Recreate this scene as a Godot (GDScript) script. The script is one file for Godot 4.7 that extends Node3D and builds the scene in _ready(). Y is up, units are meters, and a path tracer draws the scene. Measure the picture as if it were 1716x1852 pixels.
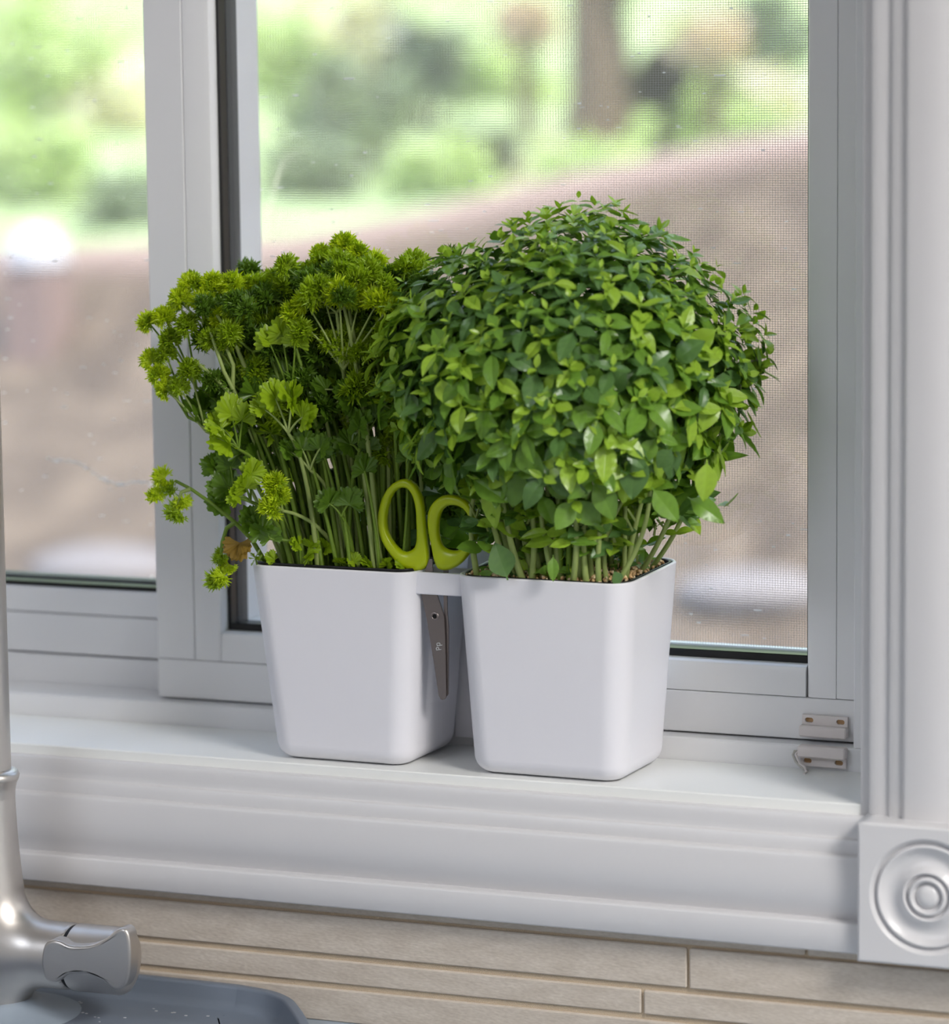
extends Node3D
# A white double herb planter on a kitchen window sill. Units are metres, y up; the sill top is y = 0, the wall face z = 0, the room lies at z > 0.

var rng := RandomNumberGenerator.new()
var mats := {}


class Shape:
	# a triangle soup with its own normals; winding follows the normals (front faces clockwise)
	var v := PackedVector3Array()
	var n := PackedVector3Array()
	var c := PackedColorArray()

	func tri(a: Vector3, b: Vector3, d: Vector3, na: Vector3, nb: Vector3, nd: Vector3, ca := Color.WHITE, cb := Color.WHITE, cd := Color.WHITE) -> void:
		if (b - a).cross(d - a).dot(na + nb + nd) > 0.0:
			v.append_array([a, d, b]); n.append_array([na, nd, nb]); c.append_array([ca, cd, cb])
		else:
			v.append_array([a, b, d]); n.append_array([na, nb, nd]); c.append_array([ca, cb, cd])

	func flat(a: Vector3, b: Vector3, d: Vector3, out: Vector3) -> void:
		var m := (b - a).cross(d - a).normalized()
		if m.dot(out) < 0.0:
			m = -m
		tri(a, b, d, m, m, m)

	func quad(a: Vector3, b: Vector3, d: Vector3, e: Vector3, out: Vector3) -> void:
		flat(a, b, d, out)
		flat(a, d, e, out)

	# a chamfered box
	func box(lo: Vector3, hi: Vector3, ch := 0.0006) -> void:
		var mid := (lo + hi) / 2.0
		var h := (hi - lo) / 2.0
		var k: float = minf(ch, minf(h.x, minf(h.y, h.z)) * 0.45)
		var f := func(s: Vector3, ax: int) -> Vector3:
			var p := Vector3(s.x * (h.x - k), s.y * (h.y - k), s.z * (h.z - k))
			p[ax] = s[ax] * h[ax]
			return mid + p
		for ax in 3:
			var b := (ax + 1) % 3
			var d := (ax + 2) % 3
			for s in [-1.0, 1.0]:
				var q: Array[Vector3] = []
				for w in [[-1, -1], [1, -1], [1, 1], [-1, 1]]:
					var g := Vector3.ZERO
					g[ax] = s; g[b] = w[0]; g[d] = w[1]
					q.append((f as Callable).call(g, ax))
				var o := Vector3.ZERO
				o[ax] = s
				quad(q[0], q[1], q[2], q[3], o)
			for s in [-1.0, 1.0]:
				for u in [-1.0, 1.0]:
					var g0 := Vector3.ZERO
					g0[ax] = -1; g0[b] = s; g0[d] = u
					var g1 := g0
					g1[ax] = 1
					quad((f as Callable).call(g0, b), (f as Callable).call(g1, b), (f as Callable).call(g1, d), (f as Callable).call(g0, d), Vector3(g0 + g1))
		for x in [-1.0, 1.0]:
			for y in [-1.0, 1.0]:
				for z in [-1.0, 1.0]:
					var g := Vector3(x, y, z)
					flat((f as Callable).call(g, 0), (f as Callable).call(g, 1), (f as Callable).call(g, 2), g)

	# rings of equal length skinned into a smooth surface
	func loft(rings: Array, closed := true, cols: Array = [], face := Vector3.ZERO) -> void:
		var rows := rings.size()
		var m: int = rings[0].size()
		var nn := []
		var total := 0.0
		for j in rows:
			var line := PackedVector3Array()
			var mid := Vector3.ZERO
			for p in rings[j]:
				mid += p
			mid /= m
			for i in m:
				var i0 := (i + m - 1) % m if closed else maxi(i - 1, 0)
				var i1 := (i + 1) % m if closed else mini(i + 1, m - 1)
				var du: Vector3 = rings[j][i1] - rings[j][i0]
				var dv: Vector3 = rings[mini(j + 1, rows - 1)][i] - rings[maxi(j - 1, 0)][i]
				if du.length_squared() < 1e-16:
					du = rings[mini(j + 1, rows - 1)][i1] - rings[mini(j + 1, rows - 1)][i0]
					if du.length_squared() < 1e-16:
						du = rings[maxi(j - 1, 0)][i1] - rings[maxi(j - 1, 0)][i0]
				var w := du.cross(dv).normalized()
				total += w.dot(rings[j][i] - mid) if closed else w.dot(face)
				line.append(w)
			nn.append(line)
		if total < 0.0:
			for line in nn:
				for i in m:
					line[i] = -line[i]
		for j in rows - 1:
			for i in (m if closed else m - 1):
				var k := (i + 1) % m
				var a: Vector3 = rings[j][i]
				var b: Vector3 = rings[j][k]
				var d: Vector3 = rings[j + 1][k]
				var e: Vector3 = rings[j + 1][i]
				if cols.is_empty():
					tri(a, b, d, nn[j][i], nn[j][k], nn[j + 1][k])
					tri(a, d, e, nn[j][i], nn[j + 1][k], nn[j + 1][i])
				else:
					tri(a, b, d, nn[j][i], nn[j][k], nn[j + 1][k], cols[j][i], cols[j][k], cols[j + 1][k])
					tri(a, d, e, nn[j][i], nn[j + 1][k], nn[j + 1][i], cols[j][i], cols[j + 1][k], cols[j + 1][i])

	func fan(ring: PackedVector3Array, out: Vector3) -> void:
		var mid := Vector3.ZERO
		for p in ring:
			mid += p
		mid /= ring.size()
		for i in ring.size():
			flat(mid, ring[i], ring[(i + 1) % ring.size()], out)

	func tube(pts: PackedVector3Array, radii: PackedFloat32Array, seg := 7, ends := true) -> void:
		var rings := []
		var up := Vector3(0.31, 0.2, 0.93)
		for j in pts.size():
			var t := (pts[mini(j + 1, pts.size() - 1)] - pts[maxi(j - 1, 0)]).normalized()
			var a := t.cross(up).normalized()
			if a.length_squared() < 0.5:
				a = t.cross(Vector3.RIGHT).normalized()
			var b := a.cross(t)
			up = a.cross(t)
			var ring := PackedVector3Array()
			for i in seg:
				var w := TAU * i / seg
				ring.append(pts[j] + (a * cos(w) + b * sin(w)) * radii[j])
			rings.append(ring)
		loft(rings)
		if ends:
			fan(rings[0], pts[0] - pts[1])
			fan(rings[-1], pts[-1] - pts[-2])

	func lathe(prof: PackedVector2Array, seg := 40, xf := Transform3D()) -> void:
		var rings := []
		for p in prof:
			var ring := PackedVector3Array()
			for i in seg:
				var w := TAU * i / seg
				ring.append(xf * Vector3(p.x * cos(w), p.y, p.x * sin(w)))
			rings.append(ring)
		loft(rings)

	# a closed outline in the frame's xy plane drawn out along its z; edges under `soft` degrees are rounded off
	func prism(poly: PackedVector2Array, xf: Transform3D, depth: float, soft := 32.0, caps := true) -> void:
		var m := poly.size()
		var area := 0.0
		for i in m:
			area += poly[i].cross(poly[(i + 1) % m])
		var dirs := PackedVector2Array()
		for i in m:
			var e := (poly[(i + 1) % m] - poly[i]).normalized()
			dirs.append(Vector2(e.y, -e.x) * signf(area))
		for i in m:
			var k := (i + 1) % m
			var n0 := dirs[i]
			var n1 := dirs[i]
			if dirs[i].dot(dirs[(i + m - 1) % m]) > cos(deg_to_rad(soft)):
				n0 = (dirs[i] + dirs[(i + m - 1) % m]).normalized()
			if dirs[i].dot(dirs[k]) > cos(deg_to_rad(soft)):
				n1 = (dirs[i] + dirs[k]).normalized()
			var a := xf * Vector3(poly[i].x, poly[i].y, 0)
			var b := xf * Vector3(poly[k].x, poly[k].y, 0)
			var z := xf.basis.z * depth
			var wa := (xf.basis * Vector3(n0.x, n0.y, 0)).normalized()
			var wb := (xf.basis * Vector3(n1.x, n1.y, 0)).normalized()
			tri(a, b, b + z, wa, wb, wb)
			tri(a, b + z, a + z, wa, wb, wa)
		if caps:
			var ids := Geometry2D.triangulate_polygon(poly)
			for t in range(0, ids.size(), 3):
				var q: Array[Vector3] = []
				for k in 3:
					q.append(xf * Vector3(poly[ids[t + k]].x, poly[ids[t + k]].y, 0))
				var z := xf.basis.z * depth
				flat(q[0], q[1], q[2], -xf.basis.z)
				flat(q[0] + z, q[1] + z, q[2] + z, xf.basis.z)

	# an outline with rounded front edges: depth towards +z, edge radius r
	func pillow(poly: PackedVector2Array, z0: float, z1: float, r: float) -> void:
		var rings := []
		for k in 6:
			var a := PI / 2.0 * k / 5.0
			var ins := r * (1.0 - cos(a))
			var line := PackedVector3Array()
			for q in inset(poly, ins):
				line.append(Vector3(q.x, q.y, z1 - r + r * sin(a)))
			rings.append(line)
		var base := PackedVector3Array()
		for q in poly:
			base.append(Vector3(q.x, q.y, z0))
		rings.push_front(base)
		loft(rings)
		var ids := Geometry2D.triangulate_polygon(poly)
		for t in range(0, ids.size(), 3):
			flat(rings[-1][ids[t]], rings[-1][ids[t + 1]], rings[-1][ids[t + 2]], Vector3.BACK)
			flat(base[ids[t]], base[ids[t + 1]], base[ids[t + 2]], Vector3.FORWARD)

	func inset(poly: PackedVector2Array, d: float) -> PackedVector2Array:
		var m := poly.size()
		var area := 0.0
		for i in m:
			area += poly[i].cross(poly[(i + 1) % m])
		var out := PackedVector2Array()
		for i in m:
			var e0 := (poly[i] - poly[(i + m - 1) % m]).normalized()
			var e1 := (poly[(i + 1) % m] - poly[i]).normalized()
			var n0 := Vector2(-e0.y, e0.x) * signf(area)
			var n1 := Vector2(-e1.y, e1.x) * signf(area)
			var w := (n0 + n1).normalized()
			out.append(poly[i] + w * d / maxf(0.5, w.dot(n0)))
		return out

	func mesh(mat: Material = null, into: ArrayMesh = null) -> ArrayMesh:
		var a := []
		a.resize(Mesh.ARRAY_MAX)
		a[Mesh.ARRAY_VERTEX] = v
		a[Mesh.ARRAY_NORMAL] = n
		a[Mesh.ARRAY_COLOR] = c
		var m := into if into else ArrayMesh.new()
		m.add_surface_from_arrays(Mesh.PRIMITIVE_TRIANGLES, a)
		if mat:
			m.surface_set_material(m.get_surface_count() - 1, mat)
		return m


func material(called: String, col: Color, rough := 0.5, metal := 0.0, spec := 0.5) -> StandardMaterial3D:
	var m := StandardMaterial3D.new()
	m.resource_name = called
	m.albedo_color = col
	m.roughness = rough
	m.metallic = metal
	m.metallic_specular = spec
	mats[called] = m
	return m


func noise_tex(freq: float, a: Color, b: Color, seeded: int, side := 512, octaves := 4, normal := 0.0) -> NoiseTexture2D:
	var f := FastNoiseLite.new()
	f.seed = seeded
	f.frequency = freq
	f.fractal_octaves = octaves
	var t := NoiseTexture2D.new()
	t.width = side
	t.height = side
	t.seamless = true
	t.noise = f
	if normal > 0.0:
		t.as_normal_map = true
		t.bump_strength = normal
	else:
		var g := Gradient.new()
		g.set_color(0, a)
		g.set_color(1, b)
		t.color_ramp = g
	return t


func triplanar(m: StandardMaterial3D, scale: float, world := true) -> void:
	m.uv1_triplanar = true
	m.uv1_world_triplanar = world
	m.uv1_scale = Vector3.ONE * scale


func mi(called: String, m: Mesh, mat: Material, parent: Node = self) -> MeshInstance3D:
	var o := MeshInstance3D.new()
	o.name = called
	o.mesh = m
	if mat:
		o.material_override = mat
	parent.add_child(o, true)
	return o


func obj(called: String, s: Shape, mat: Material, parent: Node = self) -> MeshInstance3D:
	return mi(called, s.mesh(), mat, parent)


func boxes(called: String, list: Array, mat: Material, parent: Node = self, ch := 0.0006) -> MeshInstance3D:
	var s := Shape.new()
	for b in list:
		s.box(b[0], b[1], ch)
	return obj(called, s, mat, parent)


func thing(called: String, label: String, category: String, at := Vector3.ZERO, group := "") -> Node3D:
	var o := Node3D.new()
	o.name = called
	add_child(o, true)
	o.position = at
	return tag(o, label, category, group)


func tag(o: Node3D, label: String, category: String, group := "", kind := "") -> Node3D:
	o.set_meta("label", label)
	o.set_meta("category", category)
	if group:
		o.set_meta("group", group)
	if kind:
		o.set_meta("kind", kind)
	return o


func structure(o: Node3D, label: String, category: String) -> Node3D:
	return tag(o, label, category, "", "structure")


func V(x: float, y: float, z: float) -> Vector3:
	return Vector3(x, y, z)


func _ready() -> void:
	rng.seed = 7
	camera_and_light()
	make_materials()
	room()
	casing()
	window()
	garden()
	planter()
	parsley()
	basil()
	scissors()
	faucet()
	sink_tray()
	sensors()


func camera_and_light() -> void:
	var cam := Camera3D.new()
	cam.name = "camera"
	add_child(cam)
	var lens := CameraAttributesPhysical.new()
	lens.frustum_focal_length = 82.29
	lens.frustum_focus_distance = 2.43
	lens.frustum_near = 0.05
	lens.frustum_far = 200.0
	lens.exposure_aperture = 2.8
	cam.attributes = lens
	cam.position = V(0.92175, 0.49675, 2.18932)
	cam.basis = Basis(Vector3.UP, deg_to_rad(22.25)) * Basis(Vector3.RIGHT, deg_to_rad(-7.55)) * Basis(Vector3.BACK, deg_to_rad(-0.645))
	cam.current = true
	var env := Environment.new()
	var sky := Sky.new()
	var sm := ProceduralSkyMaterial.new()
	sm.sky_top_color = Color(0.72, 0.80, 0.93)
	sm.sky_horizon_color = Color(0.92, 0.95, 0.97)
	sm.ground_bottom_color = Color(0.35, 0.36, 0.30)
	sm.ground_horizon_color = Color(0.80, 0.82, 0.80)
	sm.sky_energy_multiplier = 1.9
	sm.sun_angle_max = 1.0
	sky.sky_material = sm
	env.background_mode = Environment.BG_SKY
	env.sky = sky
	env.tonemap_mode = Environment.TONE_MAPPER_LINEAR
	env.tonemap_exposure = 0.96
	env.sdfgi_enabled = true
	env.ssao_enabled = true
	env.ssil_enabled = true
	var we := WorldEnvironment.new()
	we.name = "environment"
	we.environment = env
	add_child(we)
	var sun := DirectionalLight3D.new()
	sun.name = "sun"
	sun.light_color = Color(1.0, 0.96, 0.88)
	sun.light_energy = 3.0
	sun.light_angular_distance = 0.6
	sun.shadow_enabled = true
	add_child(sun)
	sun.look_at_from_position(V(5, 8, 2.6), Vector3.ZERO)
	# two unseen ceiling panels: the right lights the sill, the left is added fill; each is a glowing diffuser with a light of its size just under it
	unseen_ceiling_panel(V(1.95, 1.6, 1.25), Vector2(0.75, 0.75), 13.0, "unseen square ceiling panel, out of view, placed to light the sill from the right", Color(1.0, 0.985, 0.97))
	unseen_ceiling_panel(V(-0.9, 1.6, 2.4), Vector2(1.1, 1.1), 1.9, "added fill light, a square ceiling panel on the left, out of view", Color(0.92, 0.95, 1.0))


func unseen_ceiling_panel(at: Vector3, size: Vector2, energy: float, label: String, tint: Color) -> void:
	var t := thing("unseen_ceiling_light", label, "ceiling light", at, "unseen ceiling lights")
	var m := StandardMaterial3D.new()
	m.albedo_color = Color(0.95, 0.95, 0.95)
	m.emission_enabled = true
	m.emission = tint
	m.emission_energy_multiplier = 1.0
	var fm := StandardMaterial3D.new()
	fm.albedo_color = Color(0.85, 0.85, 0.85)
	var h := size / 2.0
	boxes("diffuser", [[V(-h.x, -0.03, -h.y), V(h.x, -0.02, h.y)]], m, t)
	boxes("frame", [[V(-h.x - 0.02, -0.032, -h.y - 0.02), V(-h.x, 0, h.y + 0.02)], [V(h.x, -0.032, -h.y - 0.02), V(h.x + 0.02, 0, h.y + 0.02)], [V(-h.x, -0.032, -h.y - 0.02), V(h.x, 0, -h.y)], [V(-h.x, -0.032, h.y), V(h.x, 0, h.y + 0.02)]], fm, t)
	var l := AreaLight3D.new()
	l.name = "panel_glow"
	l.area_size = size
	l.area_normalize_energy = false
	l.light_color = tint
	l.light_energy = energy
	l.area_range = 12.0
	l.shadow_enabled = true
	t.add_child(l)
	l.position = V(0, -0.036, 0)
	l.rotation_degrees = V(-90, 0, 0)


func make_materials() -> void:
	material("paint", Color(0.84, 0.835, 0.84), 0.32)
	material("sill_paint_lit", Color(0.94, 0.945, 0.935), 0.30)  # the casing white made lighter, light on the sill top put into the colour
	material("vinyl", Color(0.90, 0.90, 0.905), 0.35)
	material("plastic", Color(0.91, 0.905, 0.925), 0.42, 0.0, 0.45)
	material("gasket", Color(0.035, 0.036, 0.04), 0.35)
	material("spacer", Color(0.13, 0.145, 0.17), 0.5, 0.0)
	material("wall_paint", Color(0.80, 0.80, 0.80), 0.8)
	material("floor_tile", Color(0.55, 0.50, 0.44), 0.5)
	material("liner", Color(0.045, 0.045, 0.05), 0.45)
	material("film", Color(0.75, 0.76, 0.76), 0.3)
	var soil := material("soil", Color(1, 1, 1), 0.95)
	soil.albedo_texture = noise_tex(0.09, Color(0.06, 0.05, 0.04), Color(0.20, 0.15, 0.10), 3, 256)
	triplanar(soil, 30.0)
	var tile := material("tile", Color(1, 1, 1), 0.55)
	tile.albedo_texture = noise_tex(0.010, Color(0.80, 0.755, 0.70), Color(0.875, 0.835, 0.785), 11, 1024, 6)
	tile.detail_enabled = true
	tile.detail_blend_mode = BaseMaterial3D.BLEND_MODE_MUL
	tile.detail_albedo = noise_tex(0.15, Color(0.92, 0.91, 0.90), Color(1, 1, 1), 12, 512, 3)
	tile.normal_enabled = true
	tile.normal_scale = 0.25
	tile.normal_texture = noise_tex(0.12, Color.BLACK, Color.WHITE, 13, 512, 3, 2.0)
	triplanar(tile, 6.0)
	tile.uv1_scale = V(2.2, 8.0, 8.0)
	var grout := material("grout", Color(1, 1, 1), 0.95)
	grout.albedo_texture = noise_tex(0.2, Color(0.78, 0.69, 0.57), Color(0.96, 0.89, 0.79), 14, 512, 3)
	grout.normal_enabled = true
	grout.normal_scale = 1.0
	grout.normal_texture = noise_tex(0.22, Color.BLACK, Color.WHITE, 15, 512, 3, 6.0)
	triplanar(grout, 14.0)
	var steel := material("steel", Color(0.83, 0.81, 0.79), 0.38, 1.0)
	steel.normal_enabled = true
	steel.normal_scale = 0.08
	steel.normal_texture = noise_tex(0.3, Color.BLACK, Color.WHITE, 21, 512, 3, 3.0)
	triplanar(steel, 25.0)
	material("steel_dark", Color(0.05, 0.05, 0.05), 0.5, 0.3)
	material("blade", Color(0.57, 0.535, 0.525), 0.38, 1.0)
	material("lime", Color(0.70, 0.77, 0.05), 0.30)
	material("tray", Color(0.46, 0.50, 0.555), 0.5)
	material("tray_light", Color(0.62, 0.67, 0.72), 0.5)
	material("sensor", Color(0.86, 0.83, 0.82), 0.45)
	material("adhesive", Color(0.72, 0.58, 0.42), 0.8)
	material("wire_dark", Color(0.72, 0.71, 0.68), 0.5)
	var lint := material("lint", Color(0.97, 0.97, 0.97), 0.9)
	lint.backlight_enabled = true
	lint.backlight = Color(1, 1, 1)
	material("screen", Color(0.62, 0.605, 0.59), 0.6, 0.0)
	var glass := material("glass", Color(1, 1, 1, 0.03), 0.02)
	glass.transparency = BaseMaterial3D.TRANSPARENCY_ALPHA
	glass.cull_mode = BaseMaterial3D.CULL_DISABLED
	leaf_material("basil_light", Color(0.64, 0.78, 0.26), 0.3)
	leaf_material("basil_mid", Color(0.475, 0.64, 0.24), 0.28)
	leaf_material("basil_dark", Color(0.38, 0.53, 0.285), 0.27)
	leaf_material("parsley_light", Color(0.77, 0.86, 0.13), 0.36)
	leaf_material("parsley_mid", Color(0.60, 0.72, 0.12), 0.36)
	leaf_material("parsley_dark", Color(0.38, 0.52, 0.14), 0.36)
	leaf_material("parsley_brown", Color(0.56, 0.45, 0.16), 0.6)
	leaf_material("stem_pale", Color(0.68, 0.75, 0.44), 0.45)
	leaf_material("stem_green", Color(0.50, 0.62, 0.20), 0.45)
	leaf_material("bush_light", Color(0.80, 0.87, 0.64), 0.6)
	leaf_material("bush_grey", Color(0.60, 0.66, 0.55), 0.6)
	leaf_material("bush_dark", Color(0.34, 0.34, 0.25), 0.7)
	leaf_material("bush_pale", Color(0.95, 0.94, 0.88), 0.6)  # for bushes added as bright patches, the brightness is in the colour
	leaf_material("bush_pink", Color(0.90, 0.83, 0.78), 0.6)
	material("bark", Color(0.42, 0.36, 0.29), 0.9)
	material("post_wood", Color(0.56, 0.47, 0.44), 0.9)
	material("cap_white", Color(0.80, 0.80, 0.82), 0.5)
	material("timber", Color(0.66, 0.57, 0.52), 0.85)
	material("stone", Color(0.54, 0.515, 0.51), 0.8)
	var mulch := material("mulch", Color(1, 1, 1), 0.95)
	mulch.albedo_texture = noise_tex(0.02, Color(0.27, 0.22, 0.18), Color(0.56, 0.49, 0.41), 31, 512, 5)
	triplanar(mulch, 0.5)
	var lawn := material("lawn", Color(1, 1, 1), 0.9)
	lawn.albedo_texture = noise_tex(0.022, Color(0.50, 0.60, 0.34), Color(0.80, 0.85, 0.68), 32, 512, 4)
	triplanar(lawn, 0.45)


func leaf_material(called: String, col: Color, rough: float) -> void:
	var m := material(called, col, rough)
	m.vertex_color_use_as_albedo = true
	m.cull_mode = BaseMaterial3D.CULL_DISABLED
	m.backlight_enabled = true
	m.backlight = Color(0.80, 0.80, 0.45)


# ---------------------------------------------------------------- the room

func room() -> void:
	var w := 2.4
	var far := 3.9
	var fl := -1.1
	var ce := 1.6
	structure(boxes("floor", [[V(-w, fl - 0.1, 0), V(w, fl, far)]], mats.floor_tile), "plain beige kitchen floor below the counter, out of view", "floor")
	structure(boxes("ceiling", [[V(-w, ce, -0.22), V(w, ce + 0.1, far)]], mats.wall_paint), "plain pale kitchen ceiling, out of view", "ceiling")
	structure(boxes("wall_back", [[V(-w, fl, far), V(w, ce, far + 0.1)]], mats.wall_paint), "plain pale wall behind the viewer, out of view", "wall")
	structure(boxes("wall_left", [[V(-w - 0.1, fl - 0.1, -0.22), V(-w, ce, far)]], mats.wall_paint), "plain pale side wall left of the sink, out of view", "wall")
	structure(boxes("wall_right", [[V(w, fl - 0.1, -0.22), V(w + 0.1, ce, far)]], mats.wall_paint), "plain pale side wall right of the window, out of view", "wall")
	var front := Node3D.new()
	front.name = "wall_front"
	add_child(front)
	structure(front, "wall under the window clad in long narrow beige stone-look tiles", "wall")
	boxes("plaster", [[V(-w, fl, -0.22), V(w, -0.022, 0)], [V(-w, 0.78, -0.22), V(w, ce, 0)], [V(-w, -0.022, -0.22), V(-0.975, 0.78, 0)], [V(0.3225, -0.022, -0.22), V(w, 0.78, 0)]], mats.wall_paint, front)
	boxes("grout", [[V(-0.9, -0.182, 0), V(0.75, -0.06, 0.0042)]], mats.grout, front, 0.0)
	# tiles: rows of unequal height, joints recessed by about 3 mm
	var rows := [[-0.0745, -0.1035, [-0.9, -0.42, 0.262, 0.75]], [-0.1057, -0.1333, [-0.9, -0.37, 0.1795, 0.75]], [-0.1376, -0.1543, [-0.9, -0.52, 0.1467, 0.75]], [-0.1585, -0.182, [-0.9, -0.30, 0.46, 0.75]]]
	for r in rows:
		var xs: Array = r[2]
		for i in xs.size() - 1:
			var s := Shape.new()
			s.box(V(xs[i] + (0.0018 if i else 0.0), r[1], 0.0), V(xs[i + 1] - 0.0004, r[0], 0.0062 + 0.0006 * ((i * 7 + int(r[0] * -1000.0)) % 3)), 0.0009)
			obj("tile", s, mats.tile, front)
	# the counter that carries tap and tray
	structure(boxes("countertop", [[V(-1.6, -0.215, 0.0), V(1.6, -0.182, 0.62)]], mats.tray_light, self, 0.002), "pale grey worktop under the grey tray, against the tiles", "worktop")


func casing() -> void:
	# profile across the casing: (distance from the opening, height off the wall)
	var p := PackedVector2Array([Vector2(0.0070, 0.0), Vector2(0.0070, 0.0045), Vector2(0.0074, 0.0058), Vector2(0.0084, 0.0064), Vector2(0.0120, 0.0072), Vector2(0.0165, 0.0079), Vector2(0.0205, 0.0080), Vector2(0.0213, 0.0084), Vector2(0.0217, 0.0098), Vector2(0.0225, 0.0106), Vector2(0.0315, 0.0108), Vector2(0.0319, 0.0132), Vector2(0.0328, 0.0143)])
	for k in 17:
		var u := k / 16.0
		var s := 0.0345 + u * 0.0405
		p.append(Vector2(s, 0.0150 + 0.0035 * sin(PI * minf(u / 0.9, 1.0) * 0.62) - 0.0068 * pow(u, 3.2)))
	p.append_array(PackedVector2Array([Vector2(0.0752, 0.0114), Vector2(0.0754, 0.0190), Vector2(0.0760, 0.0204), Vector2(0.0772, 0.0210), Vector2(0.0945, 0.0208), Vector2(0.0956, 0.0200), Vector2(0.0960, 0.0188), Vector2(0.0960, 0.0)]))
	var s1 := Shape.new()
	s1.prism(p, Transform3D(Basis(Vector3.DOWN, Vector3.BACK, Vector3.LEFT), V(0.3045, 0, 0)), 1.25, 56.0)
	structure(obj("trim_1", s1, mats.paint), "white moulded casing running along under the window sill", "trim")
	var s2 := Shape.new()
	s2.prism(p, Transform3D(Basis(Vector3.RIGHT, Vector3.BACK, Vector3.DOWN), V(0.2978, 0.80, 0)), 0.806, 56.0)
	structure(obj("trim_2", s2, mats.paint), "white fluted upright casing on the right of the window", "trim")
	# the corner block with its turned rosette
	var t := Node3D.new()
	t.name = "trim_3"
	t.position = V(0.3508, -0.0513, 0)
	add_child(t)
	structure(t, "square white corner block with a turned bullseye of rings", "trim")
	var h := 0.0468
	var zf := 0.0300
	var rr := 0.0392
	var s := Shape.new()
	s.loft([ring_square(h, 0.0), ring_square(h, zf - 0.0022), ring_square(h - 0.0004, zf - 0.0010), ring_square(h - 0.0012, zf - 0.0002), ring_square(h - 0.0022, zf)])
	var inner := PackedVector3Array()
	var outer := ring_square(h - 0.0022, zf)
	for q in outer:
		var d := Vector2(q.x, q.y).normalized() * rr
		inner.append(V(d.x, d.y, zf))
	for i in outer.size():
		var k := (i + 1) % outer.size()
		s.quad(outer[i], outer[k], inner[k], inner[i], Vector3.BACK)
	obj("block", s, mats.paint, t)
	var prof := PackedVector2Array()
	for q in [[0.0392, 0.0], [0.0386, 0.0002], [0.0376, -0.0006], [0.0366, -0.0022], [0.0357, -0.0040], [0.0350, -0.0046], [0.0345, -0.0042], [0.0340, -0.0024], [0.0333, -0.0012], [0.0325, -0.0010], [0.0316, -0.0016], [0.0300, -0.0034], [0.0275, -0.0050], [0.0250, -0.0056], [0.0225, -0.0052], [0.0200, -0.0040], [0.0180, -0.0024], [0.0168, -0.0010], [0.0160, -0.0004], [0.0154, -0.0008], [0.0148, -0.0026], [0.0142, -0.0040], [0.0136, -0.0044], [0.0130, -0.0034], [0.0125, -0.0014], [0.0118, -0.0004], [0.0110, -0.0002], [0.0102, -0.0006], [0.0096, -0.0024], [0.0090, -0.0040], [0.0084, -0.0044], [0.0078, -0.0038], [0.0070, -0.0022], [0.0056, -0.0010], [0.0036, -0.0004], [0.0016, -0.0002], [0.00005, -0.0002]]:
		prof.append(Vector2(q[0], zf + q[1]))
	var f := Shape.new()
	f.lathe(prof, 72, Transform3D(Basis(Vector3.RIGHT, Vector3.BACK, Vector3.DOWN), Vector3.ZERO))
	obj("rosette", f, mats.paint, t)


func ring_square(h: float, z: float) -> PackedVector3Array:
	var out := PackedVector3Array()
	for side in 4:
		for k in 12:
			var u := -1.0 + 2.0 * k / 12.0
			var q: Vector2 = [Vector2(u, -1), Vector2(1, u), Vector2(-u, 1), Vector2(-1, -u)][side]
			out.append(V(q.x * h, q.y * h, z))
	return out


# ---------------------------------------------------------------- the window

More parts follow.
